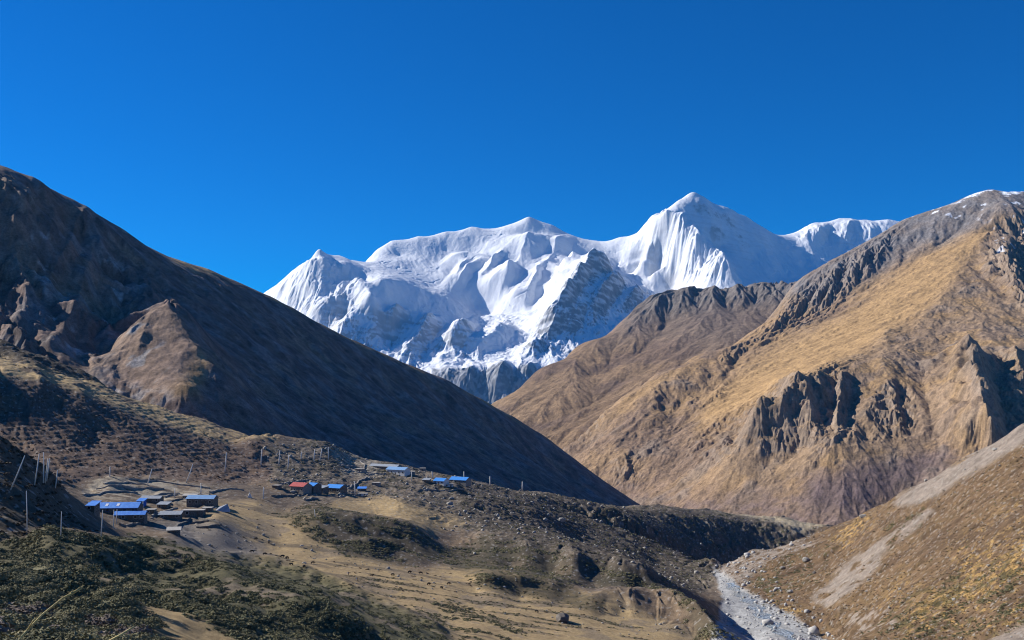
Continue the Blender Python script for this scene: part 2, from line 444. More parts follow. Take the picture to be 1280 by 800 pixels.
# ------------------------------------------------------------------ grey ridge in front of the snow
GOLD = np.array([0.36, 0.225, 0.10], np.float32)
BROWN = np.array([0.185, 0.125, 0.085], np.float32)
GREY = np.array([0.20, 0.18, 0.165], np.float32)
SCREE = np.array([0.27, 0.245, 0.215], np.float32)

def build_rocky():
    ridge = [(450,600,4.2),(560,548,4.3),(620,502,4.4),(673,462,4.7),(722,433,5.0),(782,397,5.3),(799,382,5.4),(823,372,5.5),(856,364,5.5),(912,359,5.5),
        (965,356,5.5),(990,356,5.5),(1040,348,5.5),(1100,345,5.5),(1200,340,5.5),(1400,335,5.5)]
    back = [(a, b + 70, d + 0.6) for a, b, d in ridge]
    mid = [(700,565,3.5),(650,530,3.9),(640,560,3.6),(680,500,4.15),(700,540,3.7),(740,470,4.5),(740,500,4.1),(800,440,4.75),(830,405,5.1),(860,400,5.05),(920,385,5.15),
        (780,520,3.8),(860,470,4.2),(900,420,4.6),(980,400,4.9),(1050,420,4.6),(1200,420,4.5),(600,600,3.5),(760,590,3.2),(900,600,3.2),(1100,600,3.2),(1350,500,4.0)]
    pts = K(ridge + back + mid)
    px = np.concatenate([np.linspace(400, 600, 20, endpoint=False), np.linspace(600, 1010, 441), np.linspace(1020, 1400, 30)])
    D = np.concatenate([np.linspace(3200, 5700, 400, endpoint=False), np.linspace(5700, 6400, 21)])
    L = Layer(pts, px, D, c=0.008)
    py0 = L.py()
    gx, gy = L.grad(blur(L.Z, 3)); sl = np.hypot(gx, gy)
    rp = np.interp(L.PX, [r[0] for r in ridge], [r[1] for r in ridge])
    nr = sstep(0, 24, py0 - rp)
    e1 = erosion(L.X, L.Y, gx, gy, 330., 5, 13, gain=0.5, fb=0.6)
    crag = sstep(40, 6, py0 - rp) * sstep(760, 820, L.PX)
    L.Z += (16 * (0.2 + nr * 0.8)) * e1 + 26 * crag * erosion(L.X, L.Y, gx, gy, 150., 4, 23) + 6 * fbm(L.X / 90, L.Y / 90, 5, 3)
    L.Z += 5 * sstep(0.6, 1, nr) * ridged(L.X / 300, L.Y / 300, 4, 8)
    gx2, gy2 = L.grad(); s2 = np.hypot(gx2, gy2)
    n1 = fbm(L.X / 300, L.Y / 300, 5, 71); n2 = fbm(L.X / 40, L.Y / 40, 4, 72)
    h = sstep(470, 400, py0 + 30 * n1 + (L.PX - 850) * -0.18)
    C = np.broadcast_to(np.array([0.27, 0.18, 0.105], np.float32), L.Z.shape + (3,)).copy()
    C = mix(C, BROWN * 1.05, sstep(-0.1, 0.25, n1))
    C = mix(C, GREY * np.array([0.9, 0.78, 0.7], np.float32), h * 0.7)
    C = mix(C, GREY * 0.9, np.clip(sstep(0.95, 1.5, s2 + 0.3 * n2) + crag * 0.8, 0, 1))
    C *= (1 + 0.45 * n2 + 0.15 * e1 + 0.3 * fbm(L.X / 14, L.Y / 14, 3, 73))[..., None]
    m = terrain_mat('rocky_ridge_ground', (0.04, 0.16), 0.4, 0.7, 7.0)
    return L.mesh('rocky_ridge', m, np.clip(C, 0.02, 0.6))

# ------------------------------------------------------------------ big ochre mountain on the right
def build_ochre():
    ridge = [(600,640,2.55),(660,605,2.65),(700,570,2.75),(715,550,2.8),(740,525,2.9),(780,495,3.05),(820,468,3.2),(870,445,3.4),(940,415,3.7),(975,382,3.95),(994,355,4.1),(1038,328,4.2),(1075,308,4.3),(1126,277,4.4),
        (1156,265.5,4.4),(1190,254,4.4),(1210,245,4.4),(1240,237,4.4),(1254,239.5,4.4),(1280,239.5,4.4),(1350,250,4.5),(1450,275,4.6),(1650,300,4.7)]
    back = [(a, b + 60, d + 0.55) for a, b, d in ridge]
    spur = [(1262,268,4.05),(1240,292,3.85),(1210,340,3.45),(1180,372,3.2),(1160,393,3.05),(1110,430,2.75),(1060,453,2.52),(1000,476,2.4),(950,505,2.33)]
    mid = [(1180,300,4.05),(1150,330,3.8),(1080,350,3.85),(1080,380,3.55),(1000,400,3.65),(1000,430,3.25),(920,450,3.25),(920,480,2.98),(850,500,2.9),(850,530,2.7),(800,530,2.75),(800,570,2.55),(740,570,2.62),(760,540,2.78),
        (900,540,2.52),(950,530,2.35),(880,590,2.3),(900,620,2.15),(960,590,2.15),(1000,560,2.2),
        # front face, right of the spur
        (1262,300,3.93),(1290,330,3.6),(1230,370,3.15),(1280,390,2.95),(1200,410,2.83),(1150,430,2.68),(1260,440,2.52),(1200,460,2.45),(1130,470,2.42),(1080,490,2.33),
        (1290,470,2.38),(1180,520,2.2),(1130,540,2.16),(1080,550,2.14),(1250,520,2.13),(1300,540,2.08),(1040,560,2.12),(1180,570,2.05),(1120,600,2.0),(1060,620,1.97),
        (740,600,2.5),(775,627,2.38),(850,640,2.15),(940,652,2.0),(1000,660,1.92),(1060,660,1.88),(1120,640,1.93),(1200,600,1.92),(1280,575,1.95),
        (780,665,2.2),(900,690,1.85),(1050,705,1.7),(1200,650,1.75),(1300,620,1.75),(1450,560,2.0),(1450,450,2.5),(1450,350,3.5),(1650,480,2.5),(1650,380,3.4)]
    pts = K(ridge + back + spur + mid)
    px = np.concatenate([np.linspace(560, 640, 10, endpoint=False), np.linspace(640, 1285, 801), np.linspace(1290, 1650, 40)])
    D = np.concatenate([np.linspace(1700, 2700, 420, endpoint=False), np.linspace(2700, 4500, 360, endpoint=False), np.linspace(4500, 5200, 21)])
    L = Layer(pts, px, D, c=0.008)
    py0 = L.py(); PX = L.PX
    gx, gy = L.grad(blur(L.Z, 4)); sl = np.hypot(gx, gy)
    rp = np.interp(PX, [r[0] for r in ridge], [r[1] for r in ridge])
    nr = sstep(0, 26, py0 - rp)
    # cliffs
    def zone(poly, s=8): return poly_mask(PX, py0, poly, s)
    crag_top = zone([(985,360),(1060,312),(1130,275),(1100,330),(1060,365),(1030,395),(960,420),(900,450),(930,415)], 10)
    crag_low = np.maximum.reduce([zone([(930,510),(1000,470),(1045,452),(1070,480),(1070,545),(1020,570),(950,560)], 9),
                                  zone([(1085,500),(1110,478),(1145,500),(1145,535),(1090,550)], 7),
                                  zone([(1208,440),(1245,445),(1290,440),(1290,530),(1240,560),(1215,520)], 7),
                                  zone([(860,545),(935,505),(960,530),(900,580),(850,580)], 8) * 0.6,
                                  zone([(690,540),(750,500),(760,515),(705,560)], 6),
                                  zone([(760,570),(820,560),(800,610),(770,610)], 9) * 0.6,
                                  zone([(860,505),(905,480),(905,500),(870,520)], 6) * 0.7])
    crag_right = zone([(1245,285),(1290,262),(1290,400),(1262,360),(1235,330)], 8)
    for pts, A, fc_, bk in [([(935,512),(960,496),(985,482),(1012,469),(1045,455),(1070,460),(1090,482)], 36, 36, 60), ([(1080,505),(1108,478),(1125,478),(1152,505)], 26, 26, 40),
                            ([(870,548),(905,520),(930,512),(950,520)], 20, 26, 40), ([(690,545),(715,524),(745,503),(765,512)], 34, 26, 40), ([(1262,452),(1290,440),(1330,440)], 30, 40, 50)]:
        scarp(L, pts, A, fc_, bk, 2.0, True)
    e1 = erosion(L.X + 25 * fbm(L.X / 90, L.Y / 90, 3, 401), L.Y + 25 * fbm(L.X / 90, L.Y / 90, 3, 402), gx, gy, 260., 5, 43, gain=0.42, fb=0.6)
    e2 = erosion(L.X, L.Y, gx, gy, 55., 4, 53, gain=0.55, fb=0.7)
    front = zone([(1262,268),(1160,393),(1060,453),(1000,476),(900,560),(900,640),(1290,640),(1290,268)], 12)
    calm = zone([(1255,270),(1160,393),(1060,453),(960,500),(870,540),(880,500),(960,440),(1060,390),(1150,320)], 14)
    amp = (15 - 11 * calm - 5 * front) * nr * sstep(640, 540, py0)
    L.Z += amp * (1 - 0.6 * crag_low) * e1 + (2.5 + 3 * crag_low + 15 * crag_top * (0.3 + 0.7 * nr) + 18 * crag_right) * e2
    L.Z += 3.0 * nr * fbm(L.X / 60, L.Y / 60, 5, 33)
    crag = np.clip(crag_low + 0.7 * crag_top * nr + crag_right, 0, 1)
    L.Z += crag * (8 * (ridged(L.X / 75, L.Y / 110, 6, 35, gain=0.55) - 0.3) + 5 * ridged(L.X / 22, L.Y / 30, 4, 36))
    bed = np.abs(((L.Z / 26 + L.X / 160 + 0.7 * fbm(L.X / 120, L.Y / 120, 3, 37)) % 1) - 0.5) * 2      # tilted beds
    L.Z += crag * 3.5 * bed
    outc = sstep(0.22, 0.5, fbm(L.X / 150, L.Y / 150, 4, 38) + 0.12) * (1 - calm) * nr                # small outcrops breaking the turf
    L.Z += outc * (5 * ridged(L.X / 38, L.Y / 60, 5, 39) + 2 * bed)
    L.Z += nr * 1.6 * ridged(L.X / 24, L.Y / 24, 4, 40)
    ribs(L, [([(998,474),(1002,490),(1010,520),(1020,550)], 40, 46, 17), ([(1022,462),(1026,480),(1030,500)], 14, 10, 9), ([(985,484),(990,500),(996,520)], 9, 16, 7),
             ([(985,500),(975,520),(965,560)], 14, 25, 9),
             ([(1052,470),(1050,500),(1046,540)], 26, 8, 14),
             ([(1108,478),(1116,500),(1120,530)], 24, 26, 22),
             ([(1083,505),(1080,520),(1078,540)], 14, 14, 12),
             ([(1106,405),(1112,440),(1116,478)], 8, 40, 30),
             ([(1212,448),(1216,490),(1226,530),(1234,560)], 75, 60, 32),
             ([(1268,440),(1275,470),(1285,500)], 30, 20, 20),
             ([(1236,325),(1240,345),(1245,352)], 22, 14, 9),
             ([(1255,300),(1258,330),(1268,365),(1276,380)], 30, 20, 20),
             ([(1040,545),(1020,570),(1000,590)], 12, 22, 12),
             ([(910,545),(900,565),(893,575)], 14, 24, 12), ([(785,565),(780,590),(775,600)], 12, 20, 10),
             ([(1000,362),(985,400),(960,410)], 16, 20, 14), ([(1050,330),(1040,350),(1030,372)], 18, 18, 12), ([(1080,318),(1072,335),(1064,350)], 16, 16, 12),
             ([(706,520),(700,540),(694,556)], 24, 26, 16)])
    gx2, gy2 = L.grad(); s2 = np.hypot(gx2, gy2)
    n1 = fbm(L.X / 260, L.Y / 260, 5, 81); n2 = fbm(L.X / 35, L.Y / 35, 4, 82)
    n3 = fbm(L.X / 110, L.Y / 110, 4, 83)
    C = np.broadcast_to(np.array([0.285, 0.185, 0.10], np.float32), L.Z.shape + (3,)).copy()
    C = mix(C, BROWN, sstep(-0.15, 0.3, n1 + 0.25 * n2) * 0.75)
    C = mix(C, GOLD, np.clip(calm * 1.0 - 0.3 * sstep(0.1, 0.4, n3), 0, 1))
    C = mix(C, GOLD * 0.9, (1 - front) * sstep(560, 500, py0) * sstep(-0.1, 0.25, n3) * 0.6)
    C = mix(C, np.array([0.245, 0.17, 0.105], np.float32), front * 0.55 * (1 - calm))
    C = mix(C, GOLD * 0.88, front * sstep(0.0, 0.3, n3 + 0.3 * n1) * 0.7 * (1 - calm))
    # low belt of purple-brown scrub
    C = mix(C, np.array([0.17, 0.12, 0.10], np.float32), sstep(585, 640, py0 + 25 * n1) * (0.5 + 0.35 * sstep(-0.1, 0.2, n2)))
    C = mix(C, np.array([0.125, 0.09, 0.085], np.float32), zone([(1010,600),(1080,580),(1180,560),(1200,575),(1130,610),(1060,640),(1010,630)], 14) * 0.8)
    # grey summit scree
    summit = zone([(1040,325),(1126,270),(1190,250),(1240,230),(1300,232),(1300,262),(1250,268),(1190,300),(1130,320),(1090,345),(1020,385),(985,375),(990,350)], 12)
    C = mix(C, GREY * 0.95, np.clip(summit * (0.9 + 0.5 * n3), 0, 1))
    rockm = np.clip(sstep(0.85, 1.35, s2 + 0.35 * n2) * (0.25 + np.clip(crag_low + crag_top + crag_right, 0, 1)) + 0.12 * crag_low + 0.4 * crag_right, 0, 1)
    C = mix(C, np.array([0.20, 0.16, 0.125], np.float32), np.maximum(rockm * 0.6, 0.5 * outc))
    C = mix(C, np.array([0.10, 0.075, 0.06], np.float32), sstep(0.1, 0.4, fbm(L.X / 12, L.Y / 12, 4, 84) + 0.25 * n1) * 0.5 * (1 - 0.6 * calm))
    # snow lying in the high gullies
    cv = L.Z - blur(L.Z, 8)
    sn = (sstep(0.25, 0.42, fbm(L.X / 70, L.Y / 70, 4, 91) - 0.05 * np.clip(cv, -3, 3)) * np.maximum(crag_right * sstep(345, 300, py0), summit * sstep(285, 262, py0))
          + sstep(3.2, 0.6, py0 - rp + 6 * n2) * sstep(1170, 1215, PX) * sstep(-0.25, 0.1, n3)
          + 0.0)
    C *= (1 + 0.38 * n2 + 0.12 * e1 + 0.1 * e2 + 0.35 * fbm(L.X / 7, L.Y / 7, 3, 85))[..., None]
    C = mix(C, np.array([0.8, 0.82, 0.85], np.float32), np.clip(sn, 0, 1))
    m = terrain_mat('ochre_slope_ground', (0.08, 0.3), 0.5, 0.45, 3.0)
    return L.mesh('ochre_mountain', m, np.clip(C * np.array([1.04, 1.07, 1.14], np.float32), 0.02, 0.85))

# ------------------------------------------------------------------ dark mountain on the left
def build_dark():
    R = [(-700,120,1.35),(-450,150,1.25),(-250,180,1.2),(-100,201,1.22),(0,215,1.25),(24,220,1.27),(40,227,1.29),(52,228.5,1.3),(67,240,1.32),(81,249,1.34),(105,259,1.37),(135,276,1.41),
        (152,286,1.43),(176,303,1.46),(203,318,1.5),(216,322.7,1.52),(260,336,1.58),(297,352,1.63),(334,369,1.68),(368,386,1.72),(411,410,1.78),
        (455,431,1.84),(489,446,1.89),(522,460,1.94),(556,474,1.99),(600,498,2.05),(640,520,2.1),(680,545,2.15),(720,578,2.2),(750,605,2.23),(775,622,2.25),(800,640,2.27),(900,690,2.3)]
    back = [(a, b + 70, d + 0.3) for a, b, d in R]
    back2 = [(a, b + 160, d + 0.8) for a, b, d in R[::3]]
    mid = [(0,300,1.13),(0,400,0.98),(60,330,1.16),(100,400,1.07),(150,350,1.27),(60,430,0.95),(30,260,1.2),(60,270,1.25),(100,300,1.28),(100,350,1.18),
        (0,440,0.93),(100,450,0.97),(130,445,1.02),(0,480,0.86),(100,500,0.88),(200,530,0.86),
        # knob with its lit crest
        (205,380,1.10),(225,383,1.11),(185,392,1.07),(160,418,1.02),(145,440,0.985),(240,410,1.06),(258,440,1.0),(262,460,0.965),(215,430,1.0),(210,470,0.92),(235,485,0.89),(160,470,0.93),(250,500,0.885),
        (210,388,1.22),(180,400,1.17),(150,420,1.12),(245,415,1.17),(275,450,1.06),
        (250,350,1.45),(250,380,1.32),(300,400,1.38),(300,440,1.22),(300,480,1.07),(300,530,0.91),(400,450,1.53),(400,500,1.3),(400,545,1.08),
        (480,480,1.68),(480,530,1.4),(480,570,1.18),(560,510,1.83),(560,550,1.57),(560,590,1.3),(640,560,1.88),(640,590,1.62),(640,609,1.45),(700,590,1.98),(700,610,1.72),(740,615,1.95),(770,632,1.95),
        (330,562,0.86),(420,578,1.0),(520,592,1.15),(620,608,1.35),(700,622,1.6),
        (330,610,0.78),(420,630,0.9),(520,640,1.0),(620,650,1.2),(750,670,1.6),(0,540,0.75),(200,570,0.78),(-200,450,0.95),(-200,330,1.1),(-450,430,0.95),(-450,300,1.1),(-700,420,1.0)]
    pts = K(R + back + back2 + mid)
    px = np.concatenate([np.linspace(-650, -8, 60, endpoint=False), np.linspace(-8, 800, 901), np.linspace(805, 900, 12)])
    D = np.concatenate([np.linspace(740, 1500, 420, endpoint=False), np.linspace(1500, 2300, 280, endpoint=False), np.linspace(2300, 3000, 31)])
    L = Layer(pts, px, D, c=0.008)
    py0 = L.py(); PX = L.PX
    gx, gy = L.grad(blur(L.Z, 4)); sl = np.hypot(gx, gy)
    rp = np.interp(PX, [r[0] for r in R], [r[1] for r in R])
    nr = 0.12 + 0.88 * sstep(0, 18, py0 - rp)
    e1 = erosion(L.X + 14 * fbm(L.X / 50, L.Y / 50, 3, 403), L.Y + 14 * fbm(L.X / 50, L.Y / 50, 3, 404), gx, gy, 130., 5, 143, gain=0.5, fb=0.6)
    e2 = erosion(L.X, L.Y, gx, gy, 35., 4, 153, gain=0.55, fb=0.7)
    knob = poly_mask(PX, py0, [(205,376),(260,440),(262,470),(240,500),(190,500),(140,470),(145,440),(180,395)], 10)
    face = poly_mask(PX, py0, [(150,290),(260,330),(800,640),(330,570),(262,460),(245,400),(215,372),(170,345)], 14)
    west = 1 - sstep(170, 240, PX)
    knob = np.maximum(knob, 0.8 * poly_mask(PX, py0, [(70,415),(165,415),(170,500),(60,500)], 14))
    L.Z += nr * (1 - 0.85 * knob) * ((7 + 10 * west) * (1 - 0.3 * face) * e1 + (1.6 + 2.0 * west * (1 - face)) * e2) + 3.2 * fbm(L.X / 45, L.Y / 45, 6, 3, gain=0.55) * (0.45 + 0.55 * nr)
    L.Z += 2 * west * nr * (1 - knob) * ridged(L.X / 90, L.Y / 90, 4, 6) * (1 - face)
    ribs(L, [([(75,255),(60,300),(45,340),(30,380)], 6, 26, 22), ([(105,262),(95,290),(75,330),(55,370)], 7, 16, 16), ([(122,300),(108,350),(90,400),(75,430)], 10, 20, 18),
             ([(40,235),(20,270),(0,300)], 4, 22, 20), ([(20,350),(25,390),(20,420)], 1.5, 18, 14), ([(212,385),(226,410),(246,440)], 6, 34, 12), ([(196,390),(182,415),(172,440)], 3, 20, 10)])
    n1 = fbm(L.X / 120, L.Y / 120, 5, 181); n2 = fbm(L.X / 14, L.Y / 14, 4, 182)
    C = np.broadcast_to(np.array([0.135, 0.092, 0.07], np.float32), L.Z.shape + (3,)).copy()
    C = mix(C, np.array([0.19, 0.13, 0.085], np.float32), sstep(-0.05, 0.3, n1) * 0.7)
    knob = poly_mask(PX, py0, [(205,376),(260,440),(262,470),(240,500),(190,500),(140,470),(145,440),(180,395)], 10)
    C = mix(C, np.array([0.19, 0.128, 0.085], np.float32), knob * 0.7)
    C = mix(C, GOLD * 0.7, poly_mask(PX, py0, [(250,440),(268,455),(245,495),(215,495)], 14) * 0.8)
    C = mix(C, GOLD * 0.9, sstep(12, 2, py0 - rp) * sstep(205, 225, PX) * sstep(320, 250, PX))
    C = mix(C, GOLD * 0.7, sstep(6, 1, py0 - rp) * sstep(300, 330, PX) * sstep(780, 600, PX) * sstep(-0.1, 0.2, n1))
    base_st = sstep(470, 500, py0) * west * sstep(-0.1, 0.2, n2)
    C = mix(C, SCREE * 0.8, base_st * 0.8)
    C = mix(C, SCREE * 0.9, sstep(0.25, 0.4, fbm(L.X / 30, L.Y / 60, 4, 185)) * west * sstep(250, 330, py0) * 0.8)
    scrub = sstep(0.02, 0.25, fbm(L.X / 26, L.Y / 26, 5, 191) + 0.3 * e1)
    C = mix(C, np.array([0.075, 0.058, 0.05], np.float32), scrub * 0.8 * (1 - knob))
    C = mix(C, np.array([0.17, 0.15, 0.135], np.float32), sstep(0.0, 0.3, fbm(L.X / 45, L.Y / 45, 5, 193)) * 0.5 * (1 - knob))
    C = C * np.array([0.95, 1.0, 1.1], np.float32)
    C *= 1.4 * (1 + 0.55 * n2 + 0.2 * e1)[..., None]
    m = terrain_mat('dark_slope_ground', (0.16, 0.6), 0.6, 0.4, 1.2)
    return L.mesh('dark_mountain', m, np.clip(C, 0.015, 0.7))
# ------------------------------------------------------------------ valley floor, terraces, near slopes: one sheet
def MP(px, py, off=0.0):
    # depth of the tilted meadow plane (raised by off) seen at a frame position
    c = -(py - 490) / 1200 + 0.16 * (px - 640) / 1200
    return (px, py, (-90.0 + off) / c)

A_PTS = [
    # near slope under the camera
    (640,2000,1.3),(0,2000,1.3),(1280,2000,1.3),(-400,2000,1.3),(1600,2000,1.3),
    (0,1000,8),(640,1100,8),(1280,1050,8),(-300,850,15),(300,960,16),(900,980,30),(1280,960,40),(1600,900,60),
    (-100,800,30),(0,850,28),(0,800,55),(0,750,95),(0,705,150),(0,672,192),
    (100,850,34),(100,800,70),(100,750,115),(100,708,170),(100,684,212),
    (200,840,60),(200,785,110),(200,735,175),(200,695,260),(165,670,305),
    (300,850,78),(300,795,125),(300,752,190),(300,716,275),(240,690,300),
    (400,850,90),(400,803,150),(400,762,215),(400,737,272),
    (480,815,190),(480,772,262),(560,850,170),(560,806,232),
    (650,880,170),(700,890,220),(800,880,300),(900,880,300),(1100,880,260),(1280,870,220),(1500,850,200),
    # foot of the juniper slope, edge of the meadow
    (210,668,385),MP(300,703),MP(350,712),MP(400,727),MP(480,758),MP(560,792),MP(640,812),MP(720,825),MP(850,830),
    # meadow
    MP(300,690),MP(350,683),MP(400,705),MP(450,722),MP(520,747),MP(600,780),MP(700,785),MP(800,797),MP(500,722),MP(560,706),MP(560,745),MP(650,765),
    MP(700,762),MP(750,772),MP(840,797),MP(760,800),
    # village shelf
    (120,668,330),(150,655,400),(200,660,420),(250,655,452),(190,637,470),(250,630,490),(150,624,480),(110,612,500),(110,640,410),
    (290,625,516),(320,632,510),(360,640,520),(270,650,455),
    # brush bank below the yellow terrace
    MP(400,695),MP(450,706),MP(500,709),MP(545,703),(375,648,492),(440,655,502),(490,661,512),(540,677,512),(430,675,472),(490,688,478),
    # hill face behind the village, moraine bench above it
    (60,600,480),(130,592,540),(200,596,570),(0,570,540),(60,562,560),(120,545,615),(200,565,630),(260,585,630),(310,597,640),
    (0,520,590),(20,500,610),(60,505,625),(120,515,650),(200,535,680),(260,560,690),(0,490,615),
    (0,466,640),(50,473,652),(100,489,672),(150,507,692),(200,526,712),(250,543,732),(300,557,752),(335,565,765),
    (0,446,740),(60,466,750),(100,480,770),(150,493,790),(200,508,810),(250,523,830),(300,541,850),(335,553,865),
    (0,433,790),(60,456,805),(100,472,825),(0,455,880),(60,480,890),(100,495,900),(200,530,910),(300,555,920),
    # shaded hill at the left edge
    (0,552,262),(31,571,267),(60,590,276),(95,624,292),(115,645,305),(50,672,206),(0,610,225),(40,625,232),(80,650,245),
    (0,600,330),(60,625,370),(0,590,430),(60,612,430),
    (-90,500,262),(-200,400,272),(-350,330,285),(-600,300,300),(-150,640,190),(-300,560,170),(-600,560,150),(-200,700,110),(-500,700,90),
    (-120,400,665),(-160,355,668),(-270,232,706),(-450,190,740),(-800,190,740),(-250,470,560),(-250,520,450),(-500,430,450),(-250,400,850),
    # upper terrace along the foot of the dark mountain
    (345,600,640),(335,580,720),(380,620,600),(420,604,690),(400,592,730),(400,580,780),(440,582,830),(400,568,840),(450,618,670),(500,597,830),(560,608,800),(560,630,710),(640,625,860),(640,645,755),
    (470,645,560),(420,630,570),(540,640,600),(500,628,600),(600,650,645),(620,610,1000),(700,640,1000),(690,625,1150),(760,636,1350),
    (560,598,1000),(500,585,960),(430,570,900),(820,631,1600),(891,638,1750),(941,646,1780),(980,646,1800),(1043,658,1780),
    (820,660,2000),(900,675,2100),(980,690,2100),(1060,700,2000),(760,650,1800),(680,635,1500),(600,620,1250),
    # shaded banks above the gorge
    (1010,672,1620),(1000,690,1500),(950,672,1550),(940,698,1300),(900,706,1050),(880,690,1180),(850,668,1250),(800,652,1150),(840,690,1000),(780,665,1000),
    (700,660,850),(730,680,800),(690,655,830),(780,690,850),(820,705,880),(860,720,830),(800,708,800),(860,700,960),(880,735,760),(900,742,720),
    # bank 1: upper bench edge / foot
    (560,666,560),(617,677,538),(660,686,522),(720,697,508),(780,708,506),(806,715,504),
    MP(560,688),MP(597,692),MP(640,706),MP(686,718),MP(740,729),MP(800,740),
    # bank 2: a low step in the meadow
    MP(604,722,3),MP(650,728,3),MP(693,731,3),MP(740,749,2),MP(640,716,3),MP(700,728,2),MP(597,734),MP(650,742),MP(700,752),MP(755,764),
    # edge above the river and the lower ground in its shade
    MP(782,764),MP(820,777),MP(865,794),MP(890,808),MP(790,748,3),MP(845,751,4),MP(868,766,4),MP(896,791,4),(850,741,560),(880,752,600),(905,778,605),
    # river
    (960,794,560),(1015,794,562),(930,770,620),(955,770,618),(915,745,700),(935,745,698),(905,722,800),(895,712,880),(925,760,650),
    (930,810,540),(1020,812,520),(990,782,585),
    # far bank and the right-hand slope
    (890,703,905),(940,690,915),(1000,677,900),(1043,661,880),(1085,641,840),(1130,614,780),(1200,577,740),(1280,532,710),(1400,470,690),(1600,380,680),
    (905,712,850),(925,735,745),(950,752,675),(985,772,610),(1022,790,570),(1030,805,545),
    (1280,800,330),(1280,700,425),(1280,600,570),(1200,700,505),(1200,785,400),(1150,750,480),(1100,700,625),(1100,785,475),(1050,752,590),(1000,720,730),(1180,640,630),(1060,690,720),(950,710,800),
    (1400,800,300),(1400,650,450),(1400,550,600),(1600,700,350),(1600,500,550),
    # behind the right-hand slope
    (900,740,1000),(1000,720,1050),(1060,700,1050),(1130,670,1000),(1200,640,950),(1280,610,950),(1400,560,900),(1600,500,900),(1130,680,1500),(1280,640,1500),(1280,650,2000),(1130,690,2000),(1500,600,1500),
    (1000,735,1250),(950,725,1150),
    # far end, under the mountains
    (-400,560,1500),(0,560,1500),(300,600,1500),(500,620,1700),(800,680,2400),(1100,720,2400),(400,600,2400),(0,560,2400),(1500,680,2400),(-500,500,2400),(-500,450,1100),
]

def ground_base():
    pts = A_PTS
    px = np.concatenate([np.linspace(-700, -10, 50, endpoint=False), np.linspace(-10, 1290, 1171), np.linspace(1300, 1600, 30)])
    D = np.concatenate([np.geomspace(1.2, 40, 60, endpoint=False), np.geomspace(40, 180, 190, endpoint=False), np.geomspace(180, 1000, 860, endpoint=False), np.geomspace(1000, 2000, 200, endpoint=False), np.geomspace(2000, 2500, 21)])
    return Layer(pts, px, D, c=0.006, sx=1.0, sw=0.35, lam=5e-4)

